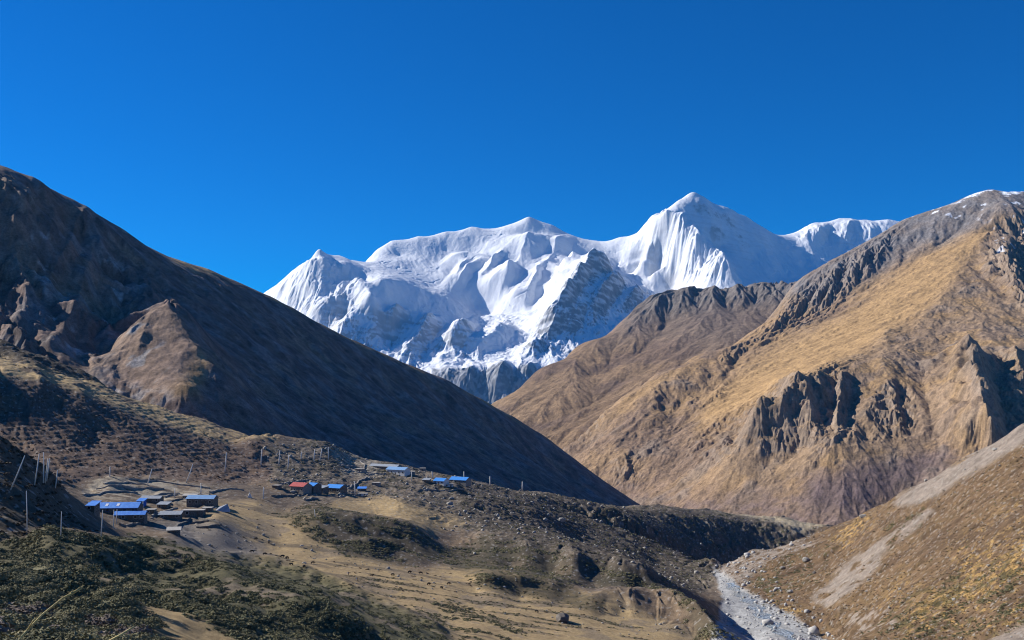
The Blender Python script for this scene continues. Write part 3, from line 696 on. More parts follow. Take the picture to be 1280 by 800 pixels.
G = None
def build_ground():
    global G
    L = ground_base(); G = L
    py0 = L.py(); PX = L.PX; X, Y = L.X, L.Y
    L.base_py = py0
    wbx = 7 * fbm(X / 30, Y / 60, 3, 301) + 3 * fbm(X / 7, Y / 14, 3, 303); wby = 3.5 * fbm(X / 30, Y / 60, 3, 302) + 1.6 * fbm(X / 7, Y / 14, 3, 304)
    def zone(poly, s=6): return poly_mask(PX + wbx, py0 + wby, poly, s)
    gx, gy = L.grad(blur(L.Z, 3)); sl = np.hypot(gx, gy)
    vis = sstep(1.0, 60, Y)
    # regions
    meadow = zone([(240,660),(270,628),(320,625),(390,652),(430,690),(520,715),(600,700),(700,735),(800,765),(880,800),(600,815),(540,790),(470,755),(400,725),(320,702),(250,690)], 7)
    river = zone([(889,712),(905,716),(927,735),(955,752),(992,770),(1034,800),(1040,830),(880,830),(888,795),(900,770),(905,748),(896,726)], 3)
    rightS = zone([(890,700),(1043,656),(1130,610),(1290,522),(1290,840),(1045,840),(1015,795),(960,762),(930,745),(900,722)], 5)
    juni = zone([(-60,668),(60,676),(110,690),(170,668),(240,685),(300,700),(350,703),(410,726),(480,758),(560,792),(600,860),(-60,860)], 6)
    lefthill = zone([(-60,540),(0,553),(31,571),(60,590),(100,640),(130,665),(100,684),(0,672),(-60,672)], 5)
    face = zone([(-60,480),(0,470),(60,480),(200,530),(330,565),(340,600),(260,605),(130,598),(60,610),(0,560),(-60,550)], 6)
    bench = zone([(-60,436),(0,442),(100,474),(200,505),(335,550),(345,562),(250,545),(150,508),(50,474),(-60,466)], 5)
    upper = zone([(335,570),(420,560),(620,606),(760,630),(900,638),(1045,655),(900,704),(890,735),(850,742),(806,716),(720,698),(617,676),(560,664),(500,640),(450,625),(380,628),(340,605)], 6)
    gold2 = zone([(400,640),(420,626),(480,622),(560,640),(590,655),(540,665),(480,655)], 6)
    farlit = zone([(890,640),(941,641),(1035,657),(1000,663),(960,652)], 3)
    plaza = zone([(190,655),(235,648),(290,655),(310,675),(345,695),(300,705),(240,690)], 9)
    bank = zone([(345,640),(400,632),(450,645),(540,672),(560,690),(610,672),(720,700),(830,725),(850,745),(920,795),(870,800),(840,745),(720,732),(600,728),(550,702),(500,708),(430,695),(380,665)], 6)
    # ---- shape
    for pts, A, fc_, bk in [
        ([(30,686),(110,694),(180,702),(250,724),(320,750),(400,780),(470,802)], 4.4, 13, 30),
        ([(0,722),(60,735),(130,748),(170,756)], 1.6, 10, 16), ([(200,745),(260,768),(330,796)], 1.6, 10, 18),
        ([(270,692),(300,699),(350,702),(410,726),(480,757),(540,786),(580,800)], 2.4, 9, 12),
        ([(372,650),(430,656),(480,662),(540,672)], 5.0, 24, 22), ([(430,676),(470,682),(515,690)], 3.0, 14, 14),
        ([(545,668),(617,675),(660,684),(720,696),(780,707),(825,722)], 1.5, 17, 30),
        ([(585,722),(650,726),(693,730),(755,752)], 2.0, 8, 16),
        ([(730,748),(800,750),(845,751),(868,765),(905,800)], 5.0, 22, 14),
        ([(290,556),(360,561),(415,567),(440,574)], 9.0, 34, 10),
        ([(560,632),(620,638),(680,650),(740,668)], 4.0, 12, 20), ([(640,618),(720,636),(780,650),(860,668)], 6.0, 12, 14),
        ([(-40,428),(0,434),(50,456),(100,473),(150,490)], 6.0, 12, 10),
        ([(470,596),(520,603),(600,612)], 3.0, 9, 14), ([(100,606),(160,600),(215,604)], 1.4, 5, 9), ([(110,614),(160,609),(230,614)], 1.4, 5, 8)]:
        scarp(L, pts, A, fc_, bk)
    far0 = L.Z.copy(); scarp(L, [(700,632),(780,640),(860,646),(940,654),(1035,663)], 34.0, 30, 60, drop=True); L.Z = np.where(Y > 1000, L.Z, far0)
    n_big = fbm(X / 45, Y / 45, 4, 201); n_mid = fbm(X / 14, Y / 14, 4, 202); n_sm = fbm(X / 4.5, Y / 4.5, 3, 203)
    e1 = erosion(X, Y, gx, gy, 34., 4, 243, gain=0.55, fb=0.6)
    e2 = erosion(X, Y, gx, gy, 90., 4, 263, gain=0.5, fb=0.6)
    flat = np.clip(meadow + river + 0.7 * gold2, 0, 1)
    near = sstep(15, 90, Y)
    far = sstep(650, 1100, Y)
    amp_e1 = (0.8 * (1 - flat) + 1.2 * face + 0.8 * rightS) * near * (1 - 0.9 * juni) * (1 - 0.85 * bank) * sstep(0.1, 0.35, sl)
    L.Z += amp_e1 * e1 + (1.0 + 1.2 * rightS + 2.5 * far) * (1 - flat) * near * (1 - 0.85 * bank) * e2
    L.Z += near * (1 - flat) * (1.1 * n_big + 0.75 * n_mid * (1 - 0.3 * rightS) * (1 - 0.5 * juni) + 0.28 * n_sm * (1 - 0.7 * juni))
    L.Z += near * flat * (0.5 * n_big + 0.12 * n_mid)
    # creeping terracettes on the hill face: small steps along the contour
    tr = (L.Z / 2.6 + 0.9 * n_mid + 0.5 * n_big) % 1.0
    L.Z += (face * 0.6 + 0.5 * upper * (1 - far) + 0.5 * bench) * near * (np.abs(tr - 0.3) * 1.4 - 0.4)
    # rolling humps of the juniper slope, lying along the slope
    hump = fbm(X / 13 + Y / 60, Y / 34, 3, 207)
    L.Z += juni * near * (1.6 * hump + 0.3 * fbm(X / 5, Y / 9, 3, 208))
    # stony debris of the upper terrace
    L.Z += upper * (1 - gold2) * 0.9 * ridged(X / 9, Y / 14, 3, 209) * near
    L.Z += 1.8 * upper * sstep(750, 900, Y) * ridged(X / 40, Y / 60, 3, 210)
    # braided river bed
    L.Z += river * (-0.6 + 0.5 * ridged(X / 12, Y / 40, 3, 211))
    # ---- colour
    n1 = fbm(X / 60, Y / 60, 5, 221); n2 = fbm(X / 7, Y / 7, 4, 222); n3 = fbm(X / 22, Y / 22, 4, 223); n4 = fbm(X / 1.7, Y / 1.7, 2, 224)
    def c(*v): return np.array(v, np.float32)
    C = np.broadcast_to(c(0.15, 0.115, 0.085), L.Z.shape + (3,)).copy()
    C = mix(C, c(0.20, 0.145, 0.095), sstep(-0.1, 0.25, n1))
    C = mix(C, c(0.14, 0.10, 0.078), face)
    C = mix(C, c(0.185, 0.122, 0.08), face * sstep(0.0, 0.3, n3) * 0.7)
    C = mix(C, c(0.185, 0.155, 0.12), upper * (0.5 + 0.4 * sstep(-0.1, 0.3, n2)))
    C = mix(C, c(0.075, 0.066, 0.047), upper * sstep(-0.05, 0.2, n3 + 0.4 * n2) * 0.8)
    grass = c(0.36, 0.26, 0.135)
    C = mix(C, grass * 1.1, bench * sstep(-0.35, -0.1, n3 + 0.2 * n2))
    C = mix(C, c(0.075, 0.06, 0.045), zone([(-60,424),(0,430),(60,453),(130,480),(160,497),(100,478),(0,447),(-60,440)], 4))  # shade of the slope behind the bench put into the colour
    C = mix(C, c(0.34, 0.29, 0.215), np.maximum(zone([(100,615),(130,597),(200,601),(270,612),(235,630),(180,622),(110,622)], 5), zone([(415,572),(470,574),(475,597),(430,596)], 5)) * sstep(-0.25, 0.05, fbm(X / 16, Y / 9, 3, 229)))
    C = mix(C, grass * 1.12, meadow * (0.82 + 0.3 * sstep(-0.3, 0.2, n3)) )
    C = mix(C, c(0.19, 0.155, 0.12), meadow * sstep(0.05, 0.3, n3 + 0.5 * n2) * 0.6)
    C = mix(C, c(0.15, 0.12, 0.085), meadow * sstep(0.05, 0.2, fbm(X / 45 + Y / 80, Y / 8, 3, 257)) * 0.7)  # dark streaks standing in for shade bands across the meadow
    C = mix(C, c(0.19, 0.17, 0.15), plaza * 0.85)
    C = mix(C, grass * 1.02, gold2 * 0.95)
    C = mix(C, c(0.40, 0.33, 0.22), farlit)  # sunlit top of the far terrace put into the colour
    C = mix(C, c(0.10, 0.10, 0.05), juni * 0.75)
    C = mix(C, c(0.21, 0.165, 0.115), juni * sstep(0.12, 0.3, n3) * 0.8)
    lane = zone([(135,752),(165,757),(230,772),(300,800),(300,830),(170,830),(200,800)], 5)
    C = mix(C, grass * 0.95, np.maximum(lane, zone([(280,675),(310,668),(330,685),(320,692)], 4) * 0))
    L.lane = lane
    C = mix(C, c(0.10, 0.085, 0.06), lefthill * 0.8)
    C = mix(C, c(0.075, 0.066, 0.045), bank * (0.55 + 0.35 * sstep(-0.2, 0.2, n3)))  # brush colour, with the shade of the bank faces painted in
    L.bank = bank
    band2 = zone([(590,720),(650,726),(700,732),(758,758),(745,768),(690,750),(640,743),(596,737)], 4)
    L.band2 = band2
    C = mix(C, c(0.075, 0.066, 0.045), band2 * 0.75)  # shade of the low meadow step painted dark
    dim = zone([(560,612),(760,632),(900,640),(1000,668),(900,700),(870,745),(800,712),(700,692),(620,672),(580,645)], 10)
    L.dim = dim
    C = mix(C, c(0.075, 0.062, 0.048), dim * (0.5 + 0.35 * sstep(-0.25, 0.15, n3)))  # shade on the terraces above the gorge put into the colour
    # right slope: rust-brown heath, tufts of straw grass, olive scrub, pale scree runs
    R = np.broadcast_to(c(0.17, 0.125, 0.078), L.Z.shape + (3,)).copy()
    R = mix(R, c(0.115, 0.085, 0.058), sstep(-0.1, 0.25, n3) * 0.8)
    straw = sstep(0.08, 0.22, fbm(X / 3.2, Y / 4.2, 3, 231) + 0.55 * n1 - 0.02)
    strawreg = np.clip(0.12 + zone([(1030,670),(1075,640),(1095,655),(1060,690)], 10) + zone([(1190,690),(1290,620),(1290,720),(1210,740)], 20)
                       + zone([(1120,790),(1160,740),(1290,740),(1290,800)], 16) + zone([(960,745),(1000,760),(1000,775),(975,770)], 6) + 0.5 * zone([(1090,760),(1130,715),(1150,730),(1100,780)], 10)
                       + zone([(1180,580),(1290,525),(1290,545),(1195,600)], 8), 0, 1)
    R = mix(R, c(0.40, 0.285, 0.12), straw * strawreg)
    olive = sstep(0.1, 0.28, fbm(X / 5, Y / 8, 3, 233) + 0.4 * n1)
    olreg = np.clip(0.15 + zone([(1080,790),(1140,745),(1200,720),(1290,690),(1290,800)], 14) * 0.6 + zone([(1110,660),(1160,635),(1150,655),(1100,690)], 8) + zone([(930,720),(1040,680),(1050,690),(960,760)], 10) * 0.8, 0, 1)
    R = mix(R, c(0.085, 0.085, 0.04), olive * olreg)
    grey_bank = zone([(890,700),(1000,676),(1030,676),(960,700),(935,730),(900,722)], 5)
    R = mix(R, c(0.27, 0.25, 0.22), grey_bank * sstep(-0.3, 0.1, n2))
    scree = np.maximum.reduce([zone([(1125,622),(1160,600),(1290,522),(1290,550),(1200,600),(1165,625),(1120,632)], 4),
                               zone([(1015,748),(1050,712),(1160,640),(1164,643),(1100,692),(1095,708),(1060,748),(1035,760)], 4) * sstep(-0.4, -0.05, n3 + 0.5 * n2),
                               zone([(1235,800),(1290,775),(1290,840),(1200,840)], 5), zone([(1050,765),(1110,760),(1120,785),(1070,790)], 6) * sstep(0, 0.2, n2)])
    R = mix(R, c(0.27, 0.25, 0.22), scree)
    R = R * c(0.90, 0.80, 0.74)
    C = C + (R - C) * np.clip(rightS, 0, 1)[..., None]
    gravel = c(0.34, 0.34, 0.335)
    C = mix(C, gravel, river)
    # small darker tussocks and pale stones everywhere
    C *= (1 + 0.45 * n2 * (1 - 0.6 * meadow) + 0.3 * n4 * (1 - 0.5 * meadow))[..., None]
    stones = sstep(0.33, 0.42, fbm(X / 2.3, Y / 2.3, 2, 241)) * (1 - juni) * (1 - 0.8 * meadow)
    C = mix(C, c(0.36, 0.335, 0.3), stones * 0.6)
    L.reg = dict(meadow=meadow, juni=juni, upper=upper, face=face, river=river, rightS=rightS, gold2=gold2, lefthill=lefthill, bench=bench, plaza=plaza, scree=scree, far=far, grey_bank=grey_bank)
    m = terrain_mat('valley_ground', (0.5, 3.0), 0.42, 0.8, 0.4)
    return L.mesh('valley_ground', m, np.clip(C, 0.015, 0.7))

build_snow(); build_rocky(); build_ochre(); build_dark(); build_ground()
# ------------------------------------------------------------------ air between here and the snow
def build_haze():
    m = bpy.data.materials.new('haze_air'); m.use_nodes = True
    nt = m.node_tree; nt.nodes.clear()
    o = nt.nodes.new('ShaderNodeOutputMaterial'); v = nt.nodes.new('ShaderNodeVolumePrincipled')
    v.inputs['Color'].default_value = (0.10, 0.45, 1.0, 1)
    v.inputs['Density'].default_value = HAZE
    v.inputs['Anisotropy'].default_value = 0.1
    nt.links.new(v.outputs[0], o.inputs['Volume'])
    x0, x1, y0, y1, z0, z1 = -16000, 16000, -1500, 17000, -702, 2760
    me = bpy.data.meshes.new('haze')
    V = [(x, y, z) for z in (z0, z1) for y in (y0, y1) for x in (x0, x1)]
    me.from_pydata(V, [], [(0, 2, 3, 1), (4, 5, 7, 6), (0, 1, 5, 4), (2, 6, 7, 3), (0, 4, 6, 2), (1, 3, 7, 5)])
    me.materials.append(m)
    h = bpy.data.objects.new('haze', me); col.objects.link(h); h['kind'] = 'stuff'
    h['label'] = 'thin blue air in front of the distant peaks'
HAZE = 1.25e-5
build_haze()
def build_plain():
    me = bpy.data.meshes.new('lowland')
    me.from_pydata([(-15900, -1450, -700), (15900, -1450, -700), (15900, 16900, -700), (-15900, 16900, -700)], [], [(0, 1, 2, 3)])
    m, nt, b = new_mat('lowland_soil')
    n = nt.nodes.new('ShaderNodeTexNoise'); n.inputs['Scale'].default_value = 0.01
    r = nt.nodes.new('ShaderNodeValToRGB')
    r.color_ramp.elements[0].color = (0.12, 0.09, 0.06, 1); r.color_ramp.elements[1].color = (0.24, 0.18, 0.1, 1)
    nt.links.new(n.outputs['Fac'], r.inputs[0]); nt.links.new(r.outputs[0], b.inputs['Base Color'])
    me.materials.append(m)
    o = bpy.data.objects.new('lowland', me); col.objects.link(o); o['kind'] = 'structure'
build_plain()

# ------------------------------------------------------------------ looking up the ground
_gu = (G.px - 640) / F
def ground_z(x, y):
    x = np.asarray(x, float); y = np.asarray(y, float)
    u = np.clip(x / y, _gu[0], _gu[-1]); d = np.clip(y, G.D[0], G.D[-1])
    j = np.clip(np.searchsorted(_gu, u) - 1, 0, len(_gu) - 2); i = np.clip(np.searchsorted(G.D, d) - 1, 0, len(G.D) - 2)
    a = (u - _gu[j]) / (_gu[j + 1] - _gu[j]); b = (d - G.D[i]) / (G.D[i + 1] - G.D[i])
    Z = G.Z
    return (Z[i, j] * (1 - a) + Z[i, j + 1] * a) * (1 - b) + (Z[i + 1, j] * (1 - a) + Z[i + 1, j + 1] * a) * b

_pyg = G.py()
def hit(px, py, dmin=0):
    """the ground point seen at a frame position: X, Y, Z"""
    j = int(np.clip(np.searchsorted(G.px, px), 1, len(G.px) - 1))
    c = _pyg[:, j]
    ok = np.nonzero((c <= py) & (G.D >= max(dmin, 20)))[0]
    i = ok[0] if len(ok) else int(np.argmin(np.abs(c - py)))
    Y = G.D[i]; X = (px - 640) / F * Y
    return Vector((X, Y, float(ground_z(X, Y))))

def region_pick(mask, n, dmin, dmax, rng, dens='screen'):
    """random ground points inside a mask, spread evenly over what is seen of it or over its area"""
    D = G.D[:, None] * np.ones_like(_pyg)
    cdw = np.gradient(G.px)[None, :]
    if dens == 'screen':
        w = np.abs(np.gradient(_pyg, axis=0)) * cdw
    else:
        w = np.gradient(G.D)[:, None] * cdw / F * D
    w = w * mask * (D > dmin) * (D < dmax) * (G.PX > -60) * (G.PX < 1340)
    w = w.ravel(); s = np.cumsum(w); s /= s[-1]
    k = np.searchsorted(s, rng.random(n))
    i, j = np.unravel_index(np.clip(k, 0, len(s) - 1), _pyg.shape)
    u = _gu[j] + (rng.random(n) - 0.5) * np.gradient(_gu)[j]
    y = G.D[i] + (rng.random(n) - 0.5) * np.gradient(G.D)[i]
    return u * y, y

# ------------------------------------------------------------------ object helpers
def tag(o, label=None, cat=None, group=None, kind=None):
    if label: o['label'] = label
    if cat: o['category'] = cat
    if group: o['group'] = group
    if kind: o['kind'] = kind
    return o

def obj(name, V, Fc, mat, parent=None, smooth=False):
    me = bpy.data.meshes.new(name)
    me.from_pydata([tuple(v) for v in V], [], Fc)
    me.materials.append(mat)
    if smooth:
        me.polygons.foreach_set('use_smooth', [True] * len(me.polygons))
    me.update()
    o = bpy.data.objects.new(name, me); col.objects.link(o)
    if parent: o.parent = parent
    return o

def empty(name, loc, rz=0):
    o = bpy.data.objects.new(name, None); o.location = loc; o.rotation_euler = (0, 0, rz)
    o.empty_display_size = 0.5
    col.objects.link(o); return o

class MB:
    def __init__(s): s.V = []; s.F = []
    def box(s, x0, x1, y0, y1, z0, z1):
        b = len(s.V)
        s.V += [(x, y, z) for z in (z0, z1) for y in (y0, y1) for x in (x0, x1)]
        s.F += [tuple(b + k for k in f) for f in [(0, 2, 3, 1), (4, 5, 7, 6), (0, 1, 5, 4), (2, 6, 7, 3), (0, 4, 6, 2), (1, 3, 7, 5)]]
        return s
    def hexa(s, P):
        b = len(s.V); s.V += [tuple(p) for p in P]
        s.F += [tuple(b + k for k in f) for f in [(0, 2, 3, 1), (4, 5, 7, 6), (0, 1, 5, 4), (2, 6, 7, 3), (0, 4, 6, 2), (1, 3, 7, 5)]]
        return s
    def poly(s, P):
        b = len(s.V); s.V += [tuple(p) for p in P]; s.F.append(tuple(range(b, b + len(P)))); return s
    def tube(s, pts, rad, n=6):
        b = len(s.V); pts = [Vector(p) for p in pts]
        for i, p in enumerate(pts):
            t = (pts[min(i + 1, len(pts) - 1)] - pts[max(i - 1, 0)]).normalized()
            a = t.cross(Vector((0.3, 1, 0.2))).normalized(); c = t.cross(a)
            r = rad[i] if hasattr(rad, '__len__') else rad
            for k in range(n):
                q = 2 * pi * k / n
                s.V.append(tuple(p + (a * cos(q) + c * sin(q)) * r))
        for i in range(len(pts) - 1):
            for k in range(n):
                s.F.append((b + i * n + k, b + i * n + (k + 1) % n, b + (i + 1) * n + (k + 1) % n, b + (i + 1) * n + k))
        s.F.append(tuple(b + k for k in range(n))[::-1]); s.F.append(tuple(b + (len(pts) - 1) * n + k for k in range(n)))
        return s
    def build(s, name, mat, parent=None, smooth=False): return obj(name, s.V, s.F, mat, parent, smooth)

def noise_mat(name, c1, c2, scale=3.0, rough=0.85, spec=0.2, bump=0.4, dist=0.05, wave=None, metal=0.0):
    m, nt, b = new_mat(name); N, L = nt.nodes.new, nt.links.new
    tc = N('ShaderNodeTexCoord')
    n = N('ShaderNodeTexNoise'); n.inputs['Scale'].default_value = scale; n.inputs['Detail'].default_value = 5; n.inputs['Roughness'].default_value = 0.65
    L(tc.outputs['Object'], n.inputs['Vector'])
    r = N('ShaderNodeValToRGB'); r.color_ramp.elements[0].position = 0.3; r.color_ramp.elements[1].position = 0.7
    r.color_ramp.elements[0].color = (*c1, 1); r.color_ramp.elements[1].color = (*c2, 1)
    L(n.outputs['Fac'], r.inputs[0]); L(r.outputs[0], b.inputs['Base Color'])
    bp = N('ShaderNodeBump'); bp.inputs['Strength'].default_value = bump; bp.inputs['Distance'].default_value = dist
    if wave:
        w = N('ShaderNodeTexWave'); w.inputs['Scale'].default_value = wave; w.bands_direction = 'X'
        L(tc.outputs['Object'], w.inputs['Vector']); L(w.outputs['Fac'], bp.inputs['Height'])
    else:
        L(n.outputs['Fac'], bp.inputs['Height'])
    L(bp.outputs[0], b.inputs['Normal'])
    b.inputs['Roughness'].default_value = rough; b.inputs['Specular IOR Level'].default_value = spec; b.inputs['Metallic'].default_value = metal
    return m

def stone_mat(name, c1, c2, cm):
    m, nt, b = new_mat(name); N, L = nt.nodes.new, nt.links.new
    tc = N('ShaderNodeTexCoord')
    v = N('ShaderNodeTexVoronoi'); v.inputs['Scale'].default_value = 2.6
    mp = N('ShaderNodeMapping'); mp.inputs['Scale'].default_value = (1, 1, 2.2)
    L(tc.outputs['Object'], mp.inputs['Vector']); L(mp.outputs[0], v.inputs['Vector'])
    r = N('ShaderNodeValToRGB'); r.color_ramp.elements[0].color = (*c1, 1); r.color_ramp.elements[1].color = (*c2, 1)
    L(v.outputs['Color'], r.inputs[0])
    mx = N('ShaderNodeMix'); mx.data_type = 'RGBA'
    mr = N('ShaderNodeMapRange'); mr.inputs['From Min'].default_value = 0.3; mr.inputs['From Max'].default_value = 0.55
    L(v.outputs['Distance'], mr.inputs['Value']); L(mr.outputs[0], mx.inputs['Factor'])
    L(r.outputs[0], mx.inputs[6]); mx.inputs[7].default_value = (*cm, 1)
    L(mx.outputs[2], b.inputs['Base Color'])
    bp = N('ShaderNodeBump'); bp.inputs['Strength'].default_value = 0.6; bp.inputs['Distance'].default_value = 0.06; bp.invert = True
    L(v.outputs['Distance'], bp.inputs['Height']); L(bp.outputs[0], b.inputs['Normal'])
    b.inputs['Roughness'].default_value = 0.95
    return m

M = {}
M['stone'] = stone_mat('dry_stone', (0.17, 0.155, 0.14), (0.38, 0.35, 0.31), (0.1, 0.09, 0.08))
M['pale_stone'] = stone_mat('pale_stone', (0.3, 0.28, 0.25), (0.5, 0.47, 0.42), (0.2, 0.18, 0.16))
M['white_wall'] = noise_mat('white_plaster', (0.62, 0.6, 0.56), (0.75, 0.73, 0.7), 1.5)
M['blue_wall'] = noise_mat('blue_painted_board', (0.02, 0.09, 0.4), (0.03, 0.13, 0.5), 1.2)
M['blue'] = noise_mat('blue_sheet_roof', (0.02, 0.15, 0.58), (0.10, 0.32, 0.78), 0.45, 0.55, 0.35, 0.35, 0.04, 2.2)
M['pale_blue'] = noise_mat('faded_blue_sheet', (0.13, 0.27, 0.5), (0.22, 0.38, 0.6), 0.7, 0.5, 0.4, 0.35, 0.04, 2.2)
M['bright_blue'] = noise_mat('bright_blue_sheet', (0.03, 0.2, 0.6), (0.05, 0.27, 0.7), 0.7, 0.5, 0.4, 0.35, 0.04, 2.2)
M['red'] = noise_mat('red_sheet_roof', (0.32, 0.05, 0.045), (0.45, 0.09, 0.08), 0.8, 0.6, 0.3, 0.35, 0.04, 2.2)
M['grey_roof'] = noise_mat('grey_sheet_roof', (0.2, 0.23, 0.27), (0.34, 0.37, 0.4), 0.8, 0.6, 0.3, 0.35, 0.04, 2.2)
M['slab_roof'] = noise_mat('stone_slab_roof', (0.3, 0.28, 0.26), (0.46, 0.44, 0.4), 1.6, 0.9, 0.2, 0.6, 0.1)
M['dark'] = noise_mat('dark_glass', (0.015, 0.018, 0.022), (0.03, 0.035, 0.04), 2, 0.2, 0.5)
M['frame'] = noise_mat('painted_timber', (0.5, 0.5, 0.48), (0.62, 0.61, 0.58), 3)
M['blue_frame'] = noise_mat('blue_timber', (0.04, 0.12, 0.35), (0.06, 0.16, 0.42), 3)
M['wood'] = noise_mat('weathered_timber', (0.12, 0.085, 0.06), (0.2, 0.15, 0.11), 3)
M['pole'] = noise_mat('bare_pole_wood', (0.6, 0.58, 0.54), (0.75, 0.73, 0.69), 6)
M['tarp'] = noise_mat('grey_tarpaulin', (0.32, 0.34, 0.37), (0.5, 0.52, 0.55), 0.6, 0.7, 0.3, 0.6, 0.25)
M['glint'] = noise_mat('skylight_glint', (0.75, 0.77, 0.8), (0.85, 0.87, 0.9), 2, 0.3, 0.5)  # near-white colour stands in for the glint of the panes
M['yak'] = noise_mat('yak_wool', (0.012, 0.01, 0.009), (0.035, 0.026, 0.02), 6)
M['pale_wool'] = noise_mat('pale_wool', (0.42, 0.38, 0.32), (0.6, 0.55, 0.48), 6)
M['horn'] = noise_mat('horn', (0.25, 0.22, 0.18), (0.4, 0.36, 0.3), 8)
M['boulder'] = noise_mat('boulder_stone', (0.2, 0.185, 0.165), (0.42, 0.4, 0.36), 0.9, 0.95, 0.1, 0.8, 0.15)
M['dark_boulder'] = noise_mat('dark_boulder_stone', (0.08, 0.07, 0.065), (0.2, 0.18, 0.16), 0.9, 0.95, 0.1, 0.8, 0.15)

# ------------------------------------------------------------------ the hamlet
def house(name, label, px, py, wpx, depth, h, roof, wall, kind='gable', yaw=0.0, pitch=0.32, nwin=3, door=True, win_frame='frame', sky=0, chimney=False, group=None, wide=None):
    p = hit(px, py)
    w = wpx * p.y / F if wide is None else wide
    yw = yaw + math.atan2(-p.x, p.y) * 0.0
    # the floor sits on the ground under the middle of the footprint
    cx, cy = p.x, p.y + depth / 2 + 0.2
    z = float(ground_z(cx, p.y + 0.3))
    r = empty(name, (cx, cy, z), yw)
    tag(r, label, 'house', group)
    x0, x1, y0, y1 = -w / 2, w / 2, -depth / 2, depth / 2
    m = MB()
    if kind == 'gable':
        rise = depth / 2 * pitch
        # walls with gable ends as one closed prism
        base = [(x0, y0, -2.5), (x1, y0, -2.5), (x1, y1, -2.5), (x0, y1, -2.5), (x0, y0, h), (x1, y0, h), (x1, y1, h), (x0, y1, h), (x0, 0, h + rise), (x1, 0, h + rise)]
        m.V = base; m.F = [(0, 1, 5, 4), (2, 3, 7, 6), (1, 2, 6, 9, 5), (3, 0, 4, 8, 7), (4, 5, 9, 8), (6, 7, 8, 9), (3, 2, 1, 0)]
    else:
        rise = depth * pitch if kind == 'mono' else 0.0
        m.hexa([(x0, y0, -2.5), (x1, y0, -2.5), (x0, y1, -2.5), (x1, y1, -2.5), (x0, y0, h), (x1, y0, h), (x0, y1, h + rise), (x1, y1, h + rise)])
    W = m.build('wall', M[wall], r)
    q = MB(); o = 0.45; t = 0.14; g = 0.02
    if kind == 'gable':
        s = rise / (depth / 2)
        for sg in (-1, 1):
            ye = sg * (depth / 2 + o); ze = h - o * s
            a = [(x0 - o, 0, h + rise + g), (x1 + o, 0, h + rise + g), (x0 - o, ye, ze + g), (x1 + o, ye, ze + g)]
            if sg < 0: a = [a[2], a[3], a[0], a[1]]
            q.hexa(a + [(v[0], v[1], v[2] + t) for v in a])
    elif kind == 'mono':
        s = pitch
        a = [(x0 - o, y0 - o, h - o * s + g), (x1 + o, y0 - o, h - o * s + g), (x0 - o, y1 + o, h + rise + o * s + g), (x1 + o, y1 + o, h + rise + o * s + g)]
        q.hexa(a + [(v[0], v[1], v[2] + t) for v in a])
    else:
        q.box(x0 - 0.25, x1 + 0.25, y0 - 0.25, y1 + 0.25, h + g, h + 0.28)
    R = q.build('roof', M[roof], r)
    if chimney:
        c = MB(); c.box(w * 0.25, w * 0.25 + 0.5, 0.2, 0.7, h, h + rise + 1.0); c.build('chimney', M['stone'], R)
    for k in range(sky):
        sx = x0 + w * (0.38 + 0.22 * k); s = rise / (depth / 2)
        ya, yb = -depth * 0.36, -depth * 0.14
        za, zb = h + rise + ya * s + t + g, h + rise + yb * s + t + g
        b = MB(); a = [(sx - 0.6, ya, za + 0.01), (sx + 0.6, ya, za + 0.01), (sx - 0.6, yb, zb + 0.01), (sx + 0.6, yb, zb + 0.01)]
        b.hexa(a + [(v[0], v[1], v[2] + 0.1) for v in a]); b.build('skylight', M['glint'], R)
    n = nwin + (1 if door else 0)
    dk = n // 2 if door else -1
    for k in range(n):
        xc = x0 + w * (k + 0.5) / n
        if k == dk:
            d = MB(); d.box(xc - 0.5, xc + 0.5, y0 - 0.06, y0 - 0.003, -0.3, min(1.9, h - 0.2)); d.build('door', M['wood'], r)
        else:
            zb = h * 0.38; zt = min(h - 0.35, zb + 1.15); hw = min(0.6, w / n * 0.35)
            f = MB(); fr = 0.12
            f.box(xc - hw - fr, xc + hw + fr, y0 - 0.09, y0 - 0.004, zt, zt + fr); f.box(xc - hw - fr, xc + hw + fr, y0 - 0.09, y0 - 0.004, zb - fr, zb)
            f.box(xc - hw - fr, xc - hw, y0 - 0.09, y0 - 0.004, zb, zt); f.box(xc + hw, xc + hw + fr, y0 - 0.09, y0 - 0.004, zb, zt)
            wo_ = f.build('window', M[win_frame], r)
            pn = MB(); pn.box(xc - hw, xc + hw, y0 - 0.04, y0 - 0.005, zb, zt); pn.build('pane', M['dark'], wo_)
    return r

house('lodge', 'long lodge with deep blue sheet roof and two skylights painted white as glints', 138, 643, 62, 9, 2.6, 'blue', 'stone', 'gable', 0.10, 0.42, 5, True, 'blue_frame', 2)
house('lodge', 'blue roofed stone lodge wing standing in front of the skylight lodge', 160, 651, 36, 6, 2.5, 'blue', 'stone', 'gable', 0.16, 0.4, 4, True, 'frame')
house('hut', 'small blue hut at the right end of the skylight lodge', 175, 633, 8, 4, 2.4, 'blue', 'blue_wall', 'mono', 0.0, 0.2, 1, True, 'frame')
house('shed', 'grey blue roofed shed up the slope behind the skylight lodge', 188, 629, 24, 5, 2.2, 'grey_roof', 'stone', 'gable', -0.06, 0.4, 2, True)
house('stone_house', 'stone house with light blue roof beside the sandy knoll', 250, 633, 34, 7, 3.4, 'pale_blue', 'stone', 'gable', -0.05, 0.4, 3, True, 'frame', 0, True)
house('hut', 'flat roofed stone hut below the light blue roofed house', 240, 646, 26, 5, 2.6, 'slab_roof', 'stone', 'flat', 0.05, 0, 1, True)
house('shed', 'low shed with pale tin roof left of the flat roofed hut', 211, 649, 26, 4.5, 1.9, 'grey_roof', 'stone', 'mono', 0.12, 0.22, 2, True)
